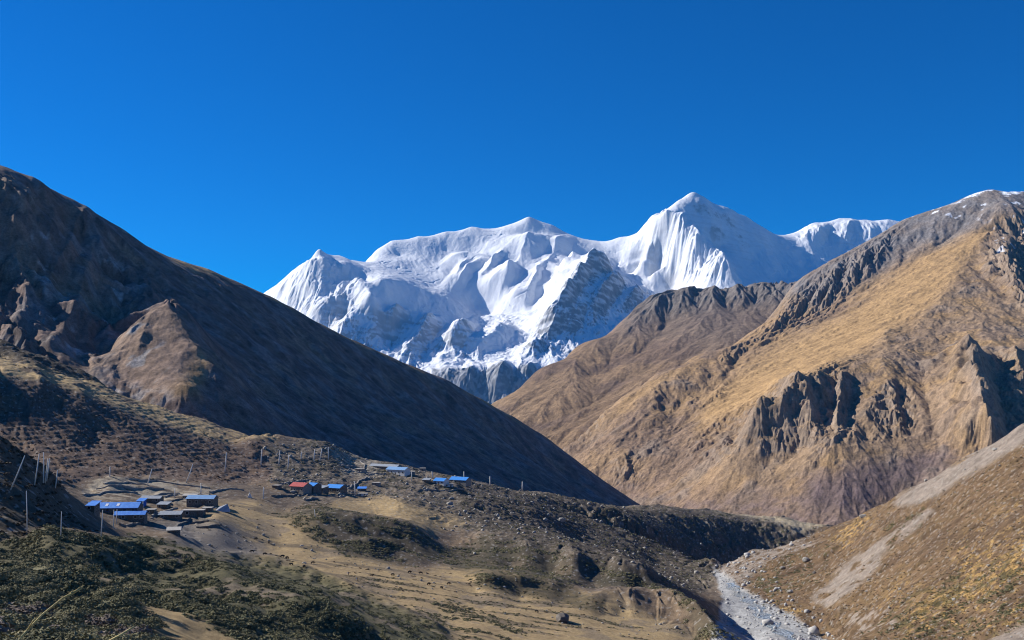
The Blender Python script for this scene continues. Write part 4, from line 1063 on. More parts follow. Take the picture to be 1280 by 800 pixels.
house('shed', 'low slab roofed animal pen at the lower edge of the hamlet', 215, 667, 15, 4, 1.2, 'slab_roof', 'stone', 'mono', 0.3, 0.15, 0, True)
house('red_roofed_house', 'stone house with the only red roof', 374, 617, 22, 8, 4.2, 'red', 'pale_stone', 'gable', -0.5, 0.5, 3, True, 'frame')
house('stone_house', 'tall stone house with small blue roof touching the red roofed house', 391, 617, 11, 8, 4.6, 'bright_blue', 'stone', 'gable', -0.5, 0.4, 1, True, 'frame')
house('shed', 'brown shed between the red roofed house and the sky blue roof', 402, 617, 10, 6, 3.4, 'grey_roof', 'stone', 'mono', -0.5, 0.15, 1, True)
house('stone_house', 'sky blue roofed house right of the red roofed house', 419, 617, 22, 8, 3.6, 'bright_blue', 'stone', 'gable', -0.5, 0.45, 3, True, 'frame')
house('hut', 'tiny hut with dark blue roof right of the sky blue roofed house', 452, 614, 10, 4, 1.8, 'blue', 'stone', 'mono', 0.0, 0.2, 1, True)
house('hut', 'tiny white hut on the edge above the yellow grass', 453, 621, 11, 4, 2.0, 'slab_roof', 'white_wall', 'flat', 0.0, 0, 1, True)
house('lodge', 'long teal grey roofed lodge at the back of the upper hamlet', 481, 588, 42, 8, 3.0, 'grey_roof', 'stone', 'gable', -0.5, 0.4, 5, True)
house('white_house', 'pale walled house with light blue roof at the front of the upper hamlet', 497, 594, 28, 9, 4.2, 'pale_blue', 'white_wall', 'gable', -0.5, 0.45, 4, True, 'frame')
house('shed', 'small stone shed on the right end of the upper hamlet', 514, 594, 8, 6, 2.6, 'slab_roof', 'pale_stone', 'flat', 0.0, 0, 0, True)
house('white_house', 'white walled house with blue roof left in the far pair', 551, 606, 15, 8, 2.8, 'bright_blue', 'white_wall', 'gable', -0.5, 0.5, 2, True)
house('stone_house', 'blue roofed house right in the far pair of houses', 575, 605, 24, 9, 3.0, 'bright_blue', 'pale_stone', 'gable', -0.5, 0.5, 3, True)
house('hut', 'white hut in front of the far pair of blue roofs', 561, 609, 10, 5, 2.0, 'slab_roof', 'white_wall', 'flat', 0.0, 0, 1, True)
house('hut', 'lone stone hut on the path above the upper hamlet', 528, 589, 7, 5, 2.4, 'slab_roof', 'pale_stone', 'flat', 0.0, 0, 0, True)

house('hut', 'small stone hut between the blue lodge wing and the pale tin shed', 187, 643, 10, 4, 1.8, 'slab_roof', 'stone', 'flat', 0.1, 0, 1, True)
house('hut', 'dark stone hut behind the pale tin shed', 203, 636, 13, 4, 1.9, 'grey_roof', 'stone', 'mono', -0.1, 0.2, 1, True)
house('hut', 'small stone hut right behind the flat roofed hut', 258, 640, 11, 4, 1.8, 'slab_roof', 'stone', 'flat', 0.0, 0, 0, True)
house('shed', 'long low shed with slab roof behind the light blue roof', 236, 624, 16, 4, 1.6, 'slab_roof', 'stone', 'mono', 0.0, 0.12, 1, True)
house('hut', 'brown hut at the left end of the skylight lodge', 113, 640, 9, 4, 1.7, 'blue', 'stone', 'mono', 0.0, 0.2, 1, True)
house('hut', 'lone hut on the shelf left of the red roofed house', 345, 612, 9, 4, 2.0, 'slab_roof', 'stone', 'flat', -0.4, 0, 0, True)
house('hut', 'roofless looking hut between the tiny white hut and the upper hamlet', 470, 607, 9, 4, 1.9, 'slab_roof', 'pale_stone', 'flat', -0.3, 0, 0, True)
house('hut', 'pale hut left of the upper hamlet', 449, 590, 10, 5, 2.2, 'slab_roof', 'pale_stone', 'flat', -0.4, 0, 1, True)
house('hut', 'grey roofed hut on the slope between upper hamlet and far pair', 533, 604, 9, 5, 2.0, 'grey_roof', 'stone', 'mono', -0.3, 0.2, 0, True)

# tarpaulin tent beside the blue roofed stone house
p = hit(277, 640); t = empty('tent', p, 0.1); tag(t, 'grey tarpaulin tent with white poles in shade below the sandy knoll', 'tent')
w = 20 * p.y / F
b = MB(); b.V = [(-w / 2, 0, -0.3), (w / 2, 0, -0.3), (w / 2 - 0.5, 4, 0), (-w / 2 + 0.3, 4, 0), (-w * 0.2, 2.2, 2.2), (w * 0.3, 2.4, 3.6)]
b.F = [(0, 1, 5, 4), (1, 2, 5), (2, 3, 4, 5), (3, 0, 4), (3, 2, 1, 0)]; b.build('canvas', M['tarp'], t)
for k in range(3):
    b = MB(); b.tube([(-w / 2 - 0.6 + k * 0.9, -0.2, -0.4), (-w / 2 - 0.6 + k * 0.9, -0.2, 2.0)], 0.09); b.build('tent_pole', M['frame'], t)
b = MB(); b.tube([(-w / 2 - 1.0, -0.2, 2.0), (-w / 2 + 1.8, -0.2, 2.1)], 0.09); b.build('ridge_pole', M['frame'], t)

# stone walls along traced lines
def stone_wall(label, pts, h=1.1, th=0.7, mat='stone', name='stone_wall'):
    P = [hit(*q) for q in pts]
    m = MB(); seg = []
    for a, b in zip(P[:-1], P[1:]):
        n = max(2, int((b - a).length / 1.5))
        for k in range(n): seg.append(a.lerp(b, k / n))
    seg.append(P[-1])
    rr = random.Random(len(pts) * 7 + int(pts[0][0]))
    o = P[len(P) // 2]; rows = []
    for i, s in enumerate(seg):
        d = (seg[min(i + 1, len(seg) - 1)] - seg[max(i - 1, 0)]); d.z = 0; d.normalize(); nrm = Vector((-d.y, d.x, 0))
        z = float(ground_z(s.x, s.y)); hh = h * rr.uniform(0.75, 1.2); b0 = len(m.V); j = rr.uniform(-0.1, 0.1)
        for off, zz in ((-th / 2, -0.6), (-th * 0.36, hh), (th * 0.36, hh * rr.uniform(0.9, 1.05)), (th / 2, -0.6)):
            q = s + nrm * (off + j); m.V.append((q.x - o.x, q.y - o.y, z + zz - o.z))
        rows.append(b0)
    for a, b in zip(rows[:-1], rows[1:]):
        m.F += [(a, b, b + 1, a + 1), (a + 1, b + 1, b + 2, a + 2), (a + 2, b + 2, b + 3, a + 3)]
    m.F += [(rows[0], rows[0] + 1, rows[0] + 2, rows[0] + 3), (rows[-1] + 3, rows[-1] + 2, rows[-1] + 1, rows[-1])]
    w = m.build(name, M[mat]); w.location = o
    return tag(w, label, 'wall')
WALLS = [('stone wall running down from the flat roofed hut to the animal pen', [(238, 649), (226, 656), (213, 664)], 1.0),
    ('low stone wall closing the ruin right of the flat roofed hut', [(249, 650), (262, 652), (276, 657)], 1.2),
    ('front wall of the roofless ruin at the edge of the grey yard', [(246, 660), (260, 660), (275, 659)], 1.3),
    ('back wall of the roofless ruin at the edge of the grey yard', [(240, 655), (255, 653), (268, 652)], 1.1),
    ('field wall curving from the pale tin shed up to the blue roofed house', [(190, 646), (205, 640), (222, 636)], 1.0),
    ('long field wall on the terrace above the skylight lodge', [(104, 620), (130, 616), (150, 615), (172, 617)], 1.0),
    ('second field wall up the slope above the skylight lodge', [(120, 612), (145, 608), (170, 611), (205, 612)], 1.0),
    ('field wall behind the grey blue shed', [(178, 622), (200, 619), (225, 618)], 1.0),
    ('topmost field wall on the pale terraces above the lodge', [(130, 606), (160, 603), (185, 607)], 0.9),
    ('stone wall between the grey blue shed and the light blue roof', [(205, 629), (218, 626), (228, 624)], 1.0),
    ('stone wall below the blue lodge wing', [(150, 657), (165, 656), (182, 652)], 1.1),
    ('field wall on the slope left of the light blue roofed house', [(205, 622), (222, 619), (240, 620)], 1.0),
    ('long field wall at the foot of the brown hillside', [(160, 600), (195, 602), (230, 607), (262, 611)], 1.0),
    ('field wall on the shelf left of the chorten', [(262, 616), (285, 612), (305, 614)], 1.0),
    ('field wall behind the red roofed house', [(350, 605), (372, 602), (395, 601)], 1.0),
    ('field wall running from the sky blue roof up to the upper hamlet', [(436, 610), (448, 603), (462, 597)], 1.0),
    ('field wall below the far pair of blue roofs', [(528, 612), (550, 614), (580, 613)], 1.0),
    ('low wall in front of the red roofed house', [(340, 621), (360, 621), (385, 620), (405, 620)], 1.1),
    ('wall along the terrace edge right of the sky blue roof', [(428, 619), (440, 619), (458, 621)], 1.1),
    ('short pale wall below the red roofed house', [(381, 626), (390, 624), (398, 625)], 1.3),
    ('field wall left of the upper hamlet on the pale ground', [(424, 582), (440, 583), (455, 587)], 1.0),
    ('second field wall below the upper hamlet', [(430, 590), (448, 591), (465, 592)], 1.0),
    ('pale wall joining the two houses of the upper hamlet', [(458, 594), (470, 592), (482, 593)], 1.2),
    ('wall enclosing the yard left of the upper hamlet', [(450, 577), (456, 582), (452, 590)], 1.2)]
for lb, pts, h in WALLS:
    stone_wall(lb, pts, h * 0.75, 1.3, 'pale_stone' if 'pale' in lb or 'upper' in lb or 'field' in lb else 'stone')

# whitewashed chorten on the end of the sandy knoll
p = hit(312, 622); c = empty('chorten', p); tag(c, 'small white chorten with a spire on the sandy knoll', 'shrine')
b = MB(); b.box(-0.9, 0.9, -0.9, 0.9, -0.5, 0.9); b.box(-0.65, 0.65, -0.65, 0.65, 0.9, 1.35); b.build('plinth', M['white_wall'], c)
b = MB(); b.tube([(0, 0, 1.35), (0, 0, 1.7), (0, 0, 2.1), (0, 0, 2.3)], [0.5, 0.62, 0.5, 0.2], 10); b.build('dome', M['white_wall'], c, True)
b = MB(); b.tube([(0, 0, 2.3), (0, 0, 3.6)], [0.2, 0.05], 8); b.build('spire', M['frame'], c)

# ------------------------------------------------------------------ flag poles
POLES = [((13, 613), (31, 570), 'thick leaning bare pole, leftmost on the shaded hill'), ((43, 607), (49, 568), 'tall slightly leaning pole right of the leftmost leaning pole'),
    ((54, 606), (54.5, 567), 'upright pole in the close cluster on the shaded hill'), ((56, 605), (60, 575), 'leaning pole crossing the upright one in the cluster on the shaded hill'), ((58, 603), (62, 575), 'thin leaning pole at the right of the cluster on the shaded hill'),
    ((69, 611), (72, 589), 'faint dark pole behind the cluster on the shaded hill'), ((33.5, 668), (33, 614), 'tallest upright pole at the foot of the shaded hill'), ((75.5, 673), (77, 640), 'upright pole second from the left on the juniper slope'),
    ((126, 671), (128.5, 638), 'upright pole in front of the blue lodge'), ((141.5, 661), (142.5, 638), 'pole before the right part of the blue lodge'), ((145, 655), (146.5, 637), 'shorter pole close beside the one before the blue lodge'),
    ((184, 607), (190, 586), 'leaning pole on the brown hillside behind the grey blue shed'), ((233, 604), (241, 581), 'leaning pole on the brown hillside left of the sandy knoll'), ((281, 590), (283, 566), 'upright pole high on the brown hillside above the sandy knoll'),
    ((137, 596), (137.5, 584), 'short pole on the pale terraces above the blue lodge'), ((251, 618), (251, 604), 'pole standing behind the light blue roofed stone house'), ((218, 622), (218.5, 611), 'short pole left of the light blue roofed stone house'),
    ((326, 582), (327.5, 562), 'leftmost white pole on the dark hump behind the red roof'), ((348, 583), (350, 564), 'second white pole on the dark hump behind the red roof'), ((359.5, 588), (361, 569), 'dim low pole on the dark hump behind the red roof'),
    ((376, 575), (377, 566), 'shortest pole on the dark hump behind the red roof'), ((392, 577), (393.5, 562), 'white pole near the top of the dark hump'), ((400, 575), (402.5, 561), 'leaning white pole near the top of the dark hump'), ((410.5, 575), (410.5, 559), 'rightmost upright white pole at the top of the dark hump'),
    ((443.5, 619), (443.5, 602), 'white pole beside the tiny hut with dark blue roof'), ((425.5, 617), (425.5, 607), 'porch pole before the sky blue roofed house'), ((514.5, 602), (514.5, 591), 'pole in front of the upper hamlet'), ((580, 597), (580, 589), 'short pole behind the far pair of blue roofs'),
    ((541, 598), (540, 590), 'short pole left of the far pair of blue roofs'), ((612.5, 607), (612.5, 596), 'pole right of the far pair of blue roofs'), ((653, 603), (653, 592), 'lone pole far right at the foot of the dark mountain'), ((329, 624), (329.5, 609), 'pole between the chorten and the red roofed house'),
    ((394, 647), (393, 637), 'short dark pole on the bank below the red roofed house'), ((178, 642), (179, 626), 'white pole at the corner of the small blue hut')]
for i, (b0, t0, lb) in enumerate(POLES):
    p = hit(*b0); dx = (t0[0] - b0[0]) * p.y / F; hh = (b0[1] - t0[1]) * p.y / F
    m = MB(); r = max(0.09, 0.00075 * p.y * (0.9 if b0[1] < 640 else 0.75))
    m.tube([(-dx * 0.1, 0, -0.8), (dx * 0.5, 0.02 * hh, hh * 0.5), (dx, 0, hh)], [r, r * 0.85, r * 0.6], 7)
    o = m.build('flag_pole', M['pole'], None, True); o.location = p
    tag(o, lb, 'pole', 'bare flag poles around the hamlet')
# ------------------------------------------------------------------ yaks and walkers on the meadow
def skinned(name, verts, edges, radii, mat, sub=1, root=0):
    me = bpy.data.meshes.new(name); me.from_pydata(verts, edges, []); me.update()
    o = bpy.data.objects.new(name, me); col.objects.link(o)
    md = o.modifiers.new('skin', 'SKIN')
    for k, r in enumerate(radii): me.skin_vertices[0].data[k].radius = (r, r) if not isinstance(r, tuple) else r
    me.skin_vertices[0].data[root].use_root = True
    sb = o.modifiers.new('sub', 'SUBSURF'); sb.levels = sub; sb.render_levels = sub
    dg = bpy.context.evaluated_depsgraph_get(); ev = o.evaluated_get(dg)
    m2 = bpy.data.meshes.new_from_object(ev); m2.name = name
    bpy.data.objects.remove(o); bpy.data.meshes.remove(me)
    m2.materials.clear(); m2.materials.append(mat)
    m2.polygons.foreach_set('use_smooth', [True] * len(m2.polygons))
    return m2

yv = [(-0.75, 0, 1.0), (-0.3, 0, 1.02), (0.25, 0, 1.15), (0.65, 0, 1.12), (0.95, 0, 0.98), (1.25, 0, 0.72), (1.45, 0, 0.5),
      (-0.75, 0.22, 0.62), (-0.80, 0.22, 0.38), (-0.74, 0.22, 0.0), (-0.75, -0.22, 0.62), (-0.80, -0.22, 0.38), (-0.74, -0.22, 0.0),
      (0.6, 0.24, 0.62), (0.62, 0.24, 0.32), (0.6, 0.24, 0.0), (0.6, -0.24, 0.62), (0.62, -0.24, 0.32), (0.6, -0.24, 0.0), (-1.0, 0, 0.9), (-1.12, 0, 0.45)]
ye = [(0, 1), (1, 2), (2, 3), (3, 4), (4, 5), (5, 6), (0, 7), (7, 8), (8, 9), (0, 10), (10, 11), (11, 12), (3, 13), (13, 14), (14, 15), (3, 16), (16, 17), (17, 18), (0, 19), (19, 20)]
yr = [0.4, 0.44, 0.48, 0.42, 0.27, 0.19, 0.12, 0.2, 0.11, 0.08, 0.2, 0.11, 0.08, 0.18, 0.1, 0.08, 0.18, 0.1, 0.08, 0.09, 0.13]
yak_mesh = skinned('yak_body', yv, ye, yr, M['yak'], 1, 1)
pale_mesh = yak_mesh.copy(); pale_mesh.name = 'pale_yak_body'; pale_mesh.materials.clear(); pale_mesh.materials.append(M['pale_wool'])
hm = MB()
for s in (-1, 1): hm.tube([(1.2, 0.12 * s, 0.86), (1.24, 0.34 * s, 0.92), (1.3, 0.38 * s, 1.12)], [0.05, 0.04, 0.015], 5)
horn_o = hm.build('horns', M['horn']); horn_mesh = horn_o.data; bpy.data.objects.remove(horn_o)
YAKS = [(353, 697, 0.4, 0, 'dark yak, left of two close together on the upper meadow'), (359, 699, 2.6, 0, 'dark yak, right of two close together on the upper meadow'), (320, 675, 0.9, 0, 'dark yak highest up, on the grey yard below the sandy knoll'),
    (315, 691, 3.4, 0, 'dark yak nearest the junipers on the grey yard'), (331, 694, 0.2, 0, 'dark yak on the edge of the grey yard left of the close pair'), (364, 707, 2.9, 0, 'dark yak just below the close pair'),
    (391, 705, 0.3, 0, 'dark yak right of the pale yak with a long shadow'), (380, 710, 1.2, 0, 'dark yak standing right below the pale yak'), (380, 706, 0.1, 1, 'pale cream yak in the upper meadow'),
    (491, 720, 2.7, 0, 'dark yak right of the two walkers'), (512, 717, 0.5, 0, 'dark yak left of the pair below the brush bank'), (526, 718, 3.0, 0, 'dark yak right of the pair below the brush bank'),
    (536, 732, 0.7, 0, 'dark yak in mid meadow below the pair'), (552, 736, 2.2, 0, 'dark yak right in mid meadow near the dark tufts'), (336, 680, 1.9, 0, 'dark yak beside the pale stone on the grey yard'),
    (561, 731, 0.1, 0, 'dark yak farthest right of the herd'), (671, 766, 2.4, 0, 'lone dark yak low on the meadow left of the big boulder'), (377, 685, 0.6, 1, 'pale yak at the foot of the brush bank')]
for px, py, rz, k, lb in YAKS:
    p = hit(px, py); o = empty('yak', p, rz); tag(o, lb, 'yak', 'yaks grazing on the meadow')
    o.scale = (0.8,) * 3
    b = bpy.data.objects.new('body', pale_mesh if k else yak_mesh); col.objects.link(b); b.parent = o
    h = bpy.data.objects.new('horns', horn_mesh); col.objects.link(h); h.parent = o

def person(px, py, rz, jacket, label, stride):
    p = hit(px, py); o = empty('person', p, rz); tag(o, label, 'person', 'walkers on the meadow')
    s = stride
    v = [(0, 0, 0.95), (0, 0, 1.2), (0.02, 0, 1.42), (0.04, 0, 1.53), (0.06, 0, 1.62), (0.07, 0, 1.74),
         (0, 0.1, 0.88), (s * 0.5, 0.1, 0.5), (s * 0.7, 0.1, 0.08), (s * 0.7 + 0.17, 0.1, 0.04), (0, -0.1, 0.88), (-s * 0.2, -0.1, 0.5), (-s * 0.9, -0.1, 0.1), (-s * 0.9 + 0.16, -0.1, 0.04),
         (0, 0.2, 1.42), (-s * 0.3, 0.25, 1.15), (s * 0.1, 0.25, 0.9), (s * 0.15, 0.25, 0.8), (0, -0.2, 1.42), (s * 0.2, -0.25, 1.15), (s * 0.7, -0.24, 0.95), (s * 0.8, -0.24, 0.86)]
    e = [(0, 1), (1, 2), (2, 3), (3, 4), (4, 5), (0, 6), (6, 7), (7, 8), (8, 9), (0, 10), (10, 11), (11, 12), (12, 13), (2, 14), (14, 15), (15, 16), (16, 17), (2, 18), (18, 19), (19, 20), (20, 21)]
    r = [0.14, 0.13, 0.15, 0.06, 0.095, 0.08, 0.1, 0.07, 0.05, 0.04, 0.1, 0.07, 0.05, 0.04, 0.075, 0.055, 0.042, 0.035, 0.075, 0.055, 0.042, 0.035]
    body = bpy.data.objects.new('body', skinned('walker_body', v, e, r, jacket, 1, 0)); col.objects.link(body); body.parent = o
    m = MB(); m.tube([(0.05, 0, 1.66), (0.06, 0, 1.73), (0.06, 0, 1.8)], [0.112, 0.115, 0.05], 8); m.build('hat', M['wood'], o, True)
    m = MB(); m.hexa([(-0.32, -0.15, 1.0), (-0.12, -0.15, 1.0), (-0.32, 0.15, 1.0), (-0.12, 0.15, 1.0), (-0.28, -0.13, 1.48), (-0.12, -0.13, 1.48), (-0.28, 0.13, 1.48), (-0.12, 0.13, 1.48)]); m.build('backpack', M['blue_frame'], o)
M['dark_cloth'] = noise_mat('dark_jacket', (0.02, 0.02, 0.025), (0.05, 0.045, 0.05), 5)
M['brown_cloth'] = noise_mat('brown_jacket', (0.06, 0.035, 0.025), (0.1, 0.06, 0.04), 5)
person(435.5, 720, 0.4, M['dark_cloth'], 'walker in dark clothes, upper left of the two on the meadow', 0.3)
person(446.5, 727, 0.5, M['brown_cloth'], 'walker in brown clothes, lower right of the two on the meadow', 0.24)

# ------------------------------------------------------------------ boulders
def boulder_mesh(seed, mat):
    bm = bmesh.new(); bmesh.ops.create_icosphere(bm, subdivisions=3, radius=1)
    rr = random.Random(seed); dirs = [Vector((rr.gauss(0, 1), rr.gauss(0, 1), rr.gauss(0, 1))).normalized() for _ in range(11)]; cut = [rr.uniform(0.55, 0.9) for _ in dirs]
    for v in bm.verts:
        for d, c in zip(dirs, cut):
            k = v.co.dot(d)
            if k > c: v.co -= d * (k - c) * 0.9
        v.co *= 1 + 0.05 * rr.uniform(-1, 1)
        v.co.z *= 0.75
    me = bpy.data.meshes.new('boulder'); bm.to_mesh(me); bm.free(); me.materials.append(mat); return me
BM = [boulder_mesh(s, M['boulder']) for s in range(4)] + [boulder_mesh(9, M['dark_boulder'])]
BOULD = [(702, 652, 10, 0, 'pale angular boulder high on the stony upper terrace'), (774, 705, 6, 1, 'left of two pale boulders above the gorge bank'), (791, 704, 6, 2, 'right of two pale boulders above the gorge bank'), (845, 711, 5, 3, 'small pale boulder near the gorge rim'),
    (593, 693, 6, 1, 'pale boulder on the shaded bank above the meadow'), (560, 635, 5, 2, 'pale boulder right of the yellow grass terrace'), (703, 777, 22, 4, 'big dark boulder alone low on the meadow'), (640, 712, 4, 2, 'small boulder on the bench above the meadow'),
    (1157, 598, 6, 0, 'white boulder at the top of the pale scree'), (1243, 563, 7, 1, 'brown boulder lying in the pale scree run'), (978, 711, 7, 3, 'dark speckled boulder on the far river bank'), (1018, 717, 6, 4, 'dark boulder at the foot of the scree tongue'),
    (988, 741, 9, 0, 'grey boulder on the slope right above the river'), (1007, 702, 10, 2, 'flat grey boulder on the far bank slope'), (974, 766, 8, 4, 'dark boulder at the river edge'), (329, 670, 5, 0, 'pale stone on the grey yard'), (283, 690, 4, 1, 'grey stone in the yard beside the junipers'),
    (1079, 646, 9, 1, 'brown boulder on the skyline of the near right slope'), (930, 748, 5, 3, 'grey boulder in the river bend'), (190, 649, 5, 0, 'white stone beside the pale tin shed')]
for i, (px, py, wpx, k, lb) in enumerate(BOULD):
    p = hit(px, py); s = wpx * p.y / F / 2
    o = bpy.data.objects.new('boulder', BM[k]); col.objects.link(o); o.location = p + Vector((0, 0, s * 0.3)); o.scale = (s, s * 0.9, s * 0.9); o.rotation_euler = (0, 0, i * 1.3)
    tag(o, lb, 'boulder', 'boulders on the valley floor')

# ------------------------------------------------------------------ juniper and other low shrubs
def leaf_mat(name, c1, c2, c3, scale=1.2):
    m, nt, b = new_mat(name); N, L = nt.nodes.new, nt.links.new
    g = N('ShaderNodeNewGeometry'); oi = N('ShaderNodeObjectInfo')
    n = N('ShaderNodeTexNoise'); n.inputs['Scale'].default_value = scale; n.inputs['Detail'].default_value = 4
    L(g.outputs['Position'], n.inputs['Vector'])
    a = N('ShaderNodeMath'); a.operation = 'MULTIPLY_ADD'; a.inputs[1].default_value = 0.35
    L(g.outputs['Random Per Island'], a.inputs[0]); L(n.outputs['Fac'], a.inputs[2])
    a2 = N('ShaderNodeMath'); a2.operation = 'MULTIPLY_ADD'; a2.inputs[1].default_value = 0.3
    L(oi.outputs['Random'], a2.inputs[0]); L(a.outputs[0], a2.inputs[2])
    r = N('ShaderNodeValToRGB'); r.color_ramp.elements[0].position = 0.45; r.color_ramp.elements[1].position = 1.05
    r.color_ramp.elements[0].color = (*c1, 1); r.color_ramp.elements[1].color = (*c3, 1)
    e = r.color_ramp.elements.new(0.8); e.color = (*c2, 1)
    L(a2.outputs[0], r.inputs[0]); L(r.outputs[0], b.inputs['Base Color'])
    b.inputs['Roughness'].default_value = 0.8
    return m
M['juniper'] = leaf_mat('juniper_leaves', (0.08, 0.083, 0.042), (0.16, 0.152, 0.078), (0.26, 0.23, 0.125))
M['bare_twig'] = leaf_mat('bare_twigs', (0.11, 0.085, 0.07), (0.17, 0.135, 0.11), (0.22, 0.18, 0.15))
M['heath'] = leaf_mat('heath_twigs', (0.06, 0.043, 0.028), (0.10, 0.07, 0.043), (0.17, 0.12, 0.07), 0.3)
M['straw'] = leaf_mat('straw_grass', (0.24, 0.165, 0.07), (0.38, 0.27, 0.12), (0.48, 0.36, 0.17), 0.3)

def shrub_geo(rng, n, rx, ry, h, size, lumps=7):
    """leaf tufts spread over a few overlapping low mounds: arrays of vertices and triangles"""
    cx = rng.uniform(-0.7, 0.7, lumps) * rx; cy = rng.uniform(-0.7, 0.7, lumps) * ry
    rr = rng.uniform(0.35, 0.6, lumps); hh = h * rng.uniform(0.55, 1.0, lumps)
    k = rng.integers(0, lumps, n)
    th = rng.uniform(0, 2 * pi, n); ph = np.arccos(rng.uniform(0.0, 1, n)); rad = rng.uniform(0.8, 1.06, n)
    nx, ny, nz = np.sin(ph) * np.cos(th), np.sin(ph) * np.sin(th), np.cos(ph)
    c = np.stack([cx[k] + nx * rr[k] * rx * rad, cy[k] + ny * rr[k] * ry * rad, nz * hh[k] * rad], -1)
    nrm = np.stack([nx, ny, nz + 0.35], -1); nrm /= np.linalg.norm(nrm, axis=1)[:, None]
    nrm += rng.normal(0, 0.38, nrm.shape); nrm /= np.linalg.norm(nrm, axis=1)[:, None]
    t = np.cross(nrm, rng.normal(0, 1, nrm.shape)); t /= np.linalg.norm(t, axis=1)[:, None]
    b = np.cross(nrm, t)
    s = size * rng.uniform(0.6, 1.4, n)[:, None]
    V = np.concatenate([c + t * s, c - t * 0.6 * s + b * 0.9 * s, c - t * 0.6 * s - b * 0.9 * s], 0)
    i = np.arange(n)
    return V, np.stack([i, i + n, i + 2 * n], -1)

def tri_mesh(name, V, T, mat):
    me = bpy.data.meshes.new(name)
    me.vertices.add(len(V)); me.vertices.foreach_set('co', np.ascontiguousarray(V, dtype=np.float32).ravel())
    me.loops.add(len(T) * 3); me.loops.foreach_set('vertex_index', np.ascontiguousarray(T, dtype=np.int32).ravel())
    me.polygons.add(len(T)); me.polygons.foreach_set('loop_start', np.arange(0, len(T) * 3, 3, dtype=np.int32))
    me.update(calc_edges=True); me.materials.append(mat)
    return me

def core(rx, ry, h, V0, T0):
    """a dark lumpy body under the leaves so that the ground does not show through"""
    bm = bmesh.new(); bmesh.ops.create_icosphere(bm, subdivisions=2, radius=1)
    V = np.array([v.co[:] for v in bm.verts]); T = np.array([[v.index for v in f.verts] for f in bm.faces]); bm.free()
    V = V * np.array([rx * 0.72, ry * 0.72, h * 0.62]); V[:, 2] = np.maximum(V[:, 2], -0.25)
    return np.concatenate([V0, V]), np.concatenate([T0, T + len(V0)])

rng = np.random.default_rng(5)
SV = []
for k in range(7):
    rx, ry, h = rng.uniform(0.9, 1.15), rng.uniform(0.6, 0.8), rng.uniform(0.22, 0.33)
    V, T = shrub_geo(rng, 5200, rx, ry, h, 0.032, 12)
    V, T = core(rx, ry, h, V, T)
    SV.append(tri_mesh('juniper_shrub', V, T, M['juniper']))
BV = []
for k in range(2):
    V, T = shrub_geo(rng, 1500, 0.9, 0.7, 0.55, 0.045); BV.append(tri_mesh('bare_shrub', V, T, M['bare_twig']))

jm = G.reg['juni'] * (1 - G.lane)
clump = sstep(-0.2, 0.12, fbm(G.X / 16 + G.Y / 40, G.Y / 9, 4, 227) + 0.04)
X1, Y1 = region_pick(jm * (0.22 + clump), 1500, 42, 330, rng, 'screen')
# keep the nearest-looking 290, the rest goes into the cover
S1 = rng.uniform(1.3, 3.0, 1500)
order = np.argsort(-(S1 / Y1)); keep = order[:290]
for q, k in enumerate(keep):
    bare = (q % 16 == 5)
    o = bpy.data.objects.new('bare_shrub' if bare else 'juniper_shrub', BV[q % 2] if bare else SV[q % 7]); col.objects.link(o)
    z = float(ground_z(X1[k], Y1[k])); s = float(S1[k])
    o.location = (X1[k], Y1[k], z - 0.08 * s); o.scale = (s * rng.uniform(0.9, 1.3), s, s * rng.uniform(0.8, 1.25)); o.rotation_euler = (rng.uniform(-0.1, 0.1), rng.uniform(-0.05, 0.2), rng.uniform(-0.5, 0.5) + (pi if q % 2 else 0))
    if bare: tag(o, 'leafless grey brown shrub among the green junipers of the near slope', 'shrub', 'leafless shrubs of the near slope')
    else: tag(o, 'dark green juniper shrub on the near slope', 'shrub', 'juniper shrubs of the near slope')

def cover(name, label, mat, X, Y, S, leaves, size, hrel=0.42, seedv=3, wide=1.0):
    """many small shrubs in one mesh"""
    r = np.random.default_rng(seedv); VV = []; TT = []; off = 0
    base = [shrub_geo(r, leaves, 1.0 * wide, 0.7 * wide, hrel, size, 4) for _ in range(6)]
    Z = ground_z(X, Y)
    for i in range(len(X)):
        V, T = base[i % 6]; a = r.uniform(0, 2 * pi); ca, sa = cos(a), sin(a); s = S[i]
        VV.append(np.stack([(V[:, 0] * ca - V[:, 1] * sa) * s + X[i], (V[:, 0] * sa + V[:, 1] * ca) * s + Y[i], V[:, 2] * s + Z[i] - 0.05 * s], -1)); TT.append(T + off); off += len(V)
    me = tri_mesh(name, np.concatenate(VV), np.concatenate(TT), mat)
    o = bpy.data.objects.new(name, me); col.objects.link(o); o['kind'] = 'stuff'; o['label'] = label
    return o
rest = np.setdiff1d(np.arange(1500), keep)
X2, Y2 = region_pick(jm * (0.25 + clump), 4800, 42, 460, rng, 'screen')
cover('juniper_cover', 'low mat of dark green juniper over the near slope', M['juniper'], np.concatenate([X1[rest], X2]), np.concatenate([Y1[rest], Y2]), np.concatenate([S1[rest] * 0.8, rng.uniform(0.5, 1.6, 4800)]), 190, 0.085, 0.3)

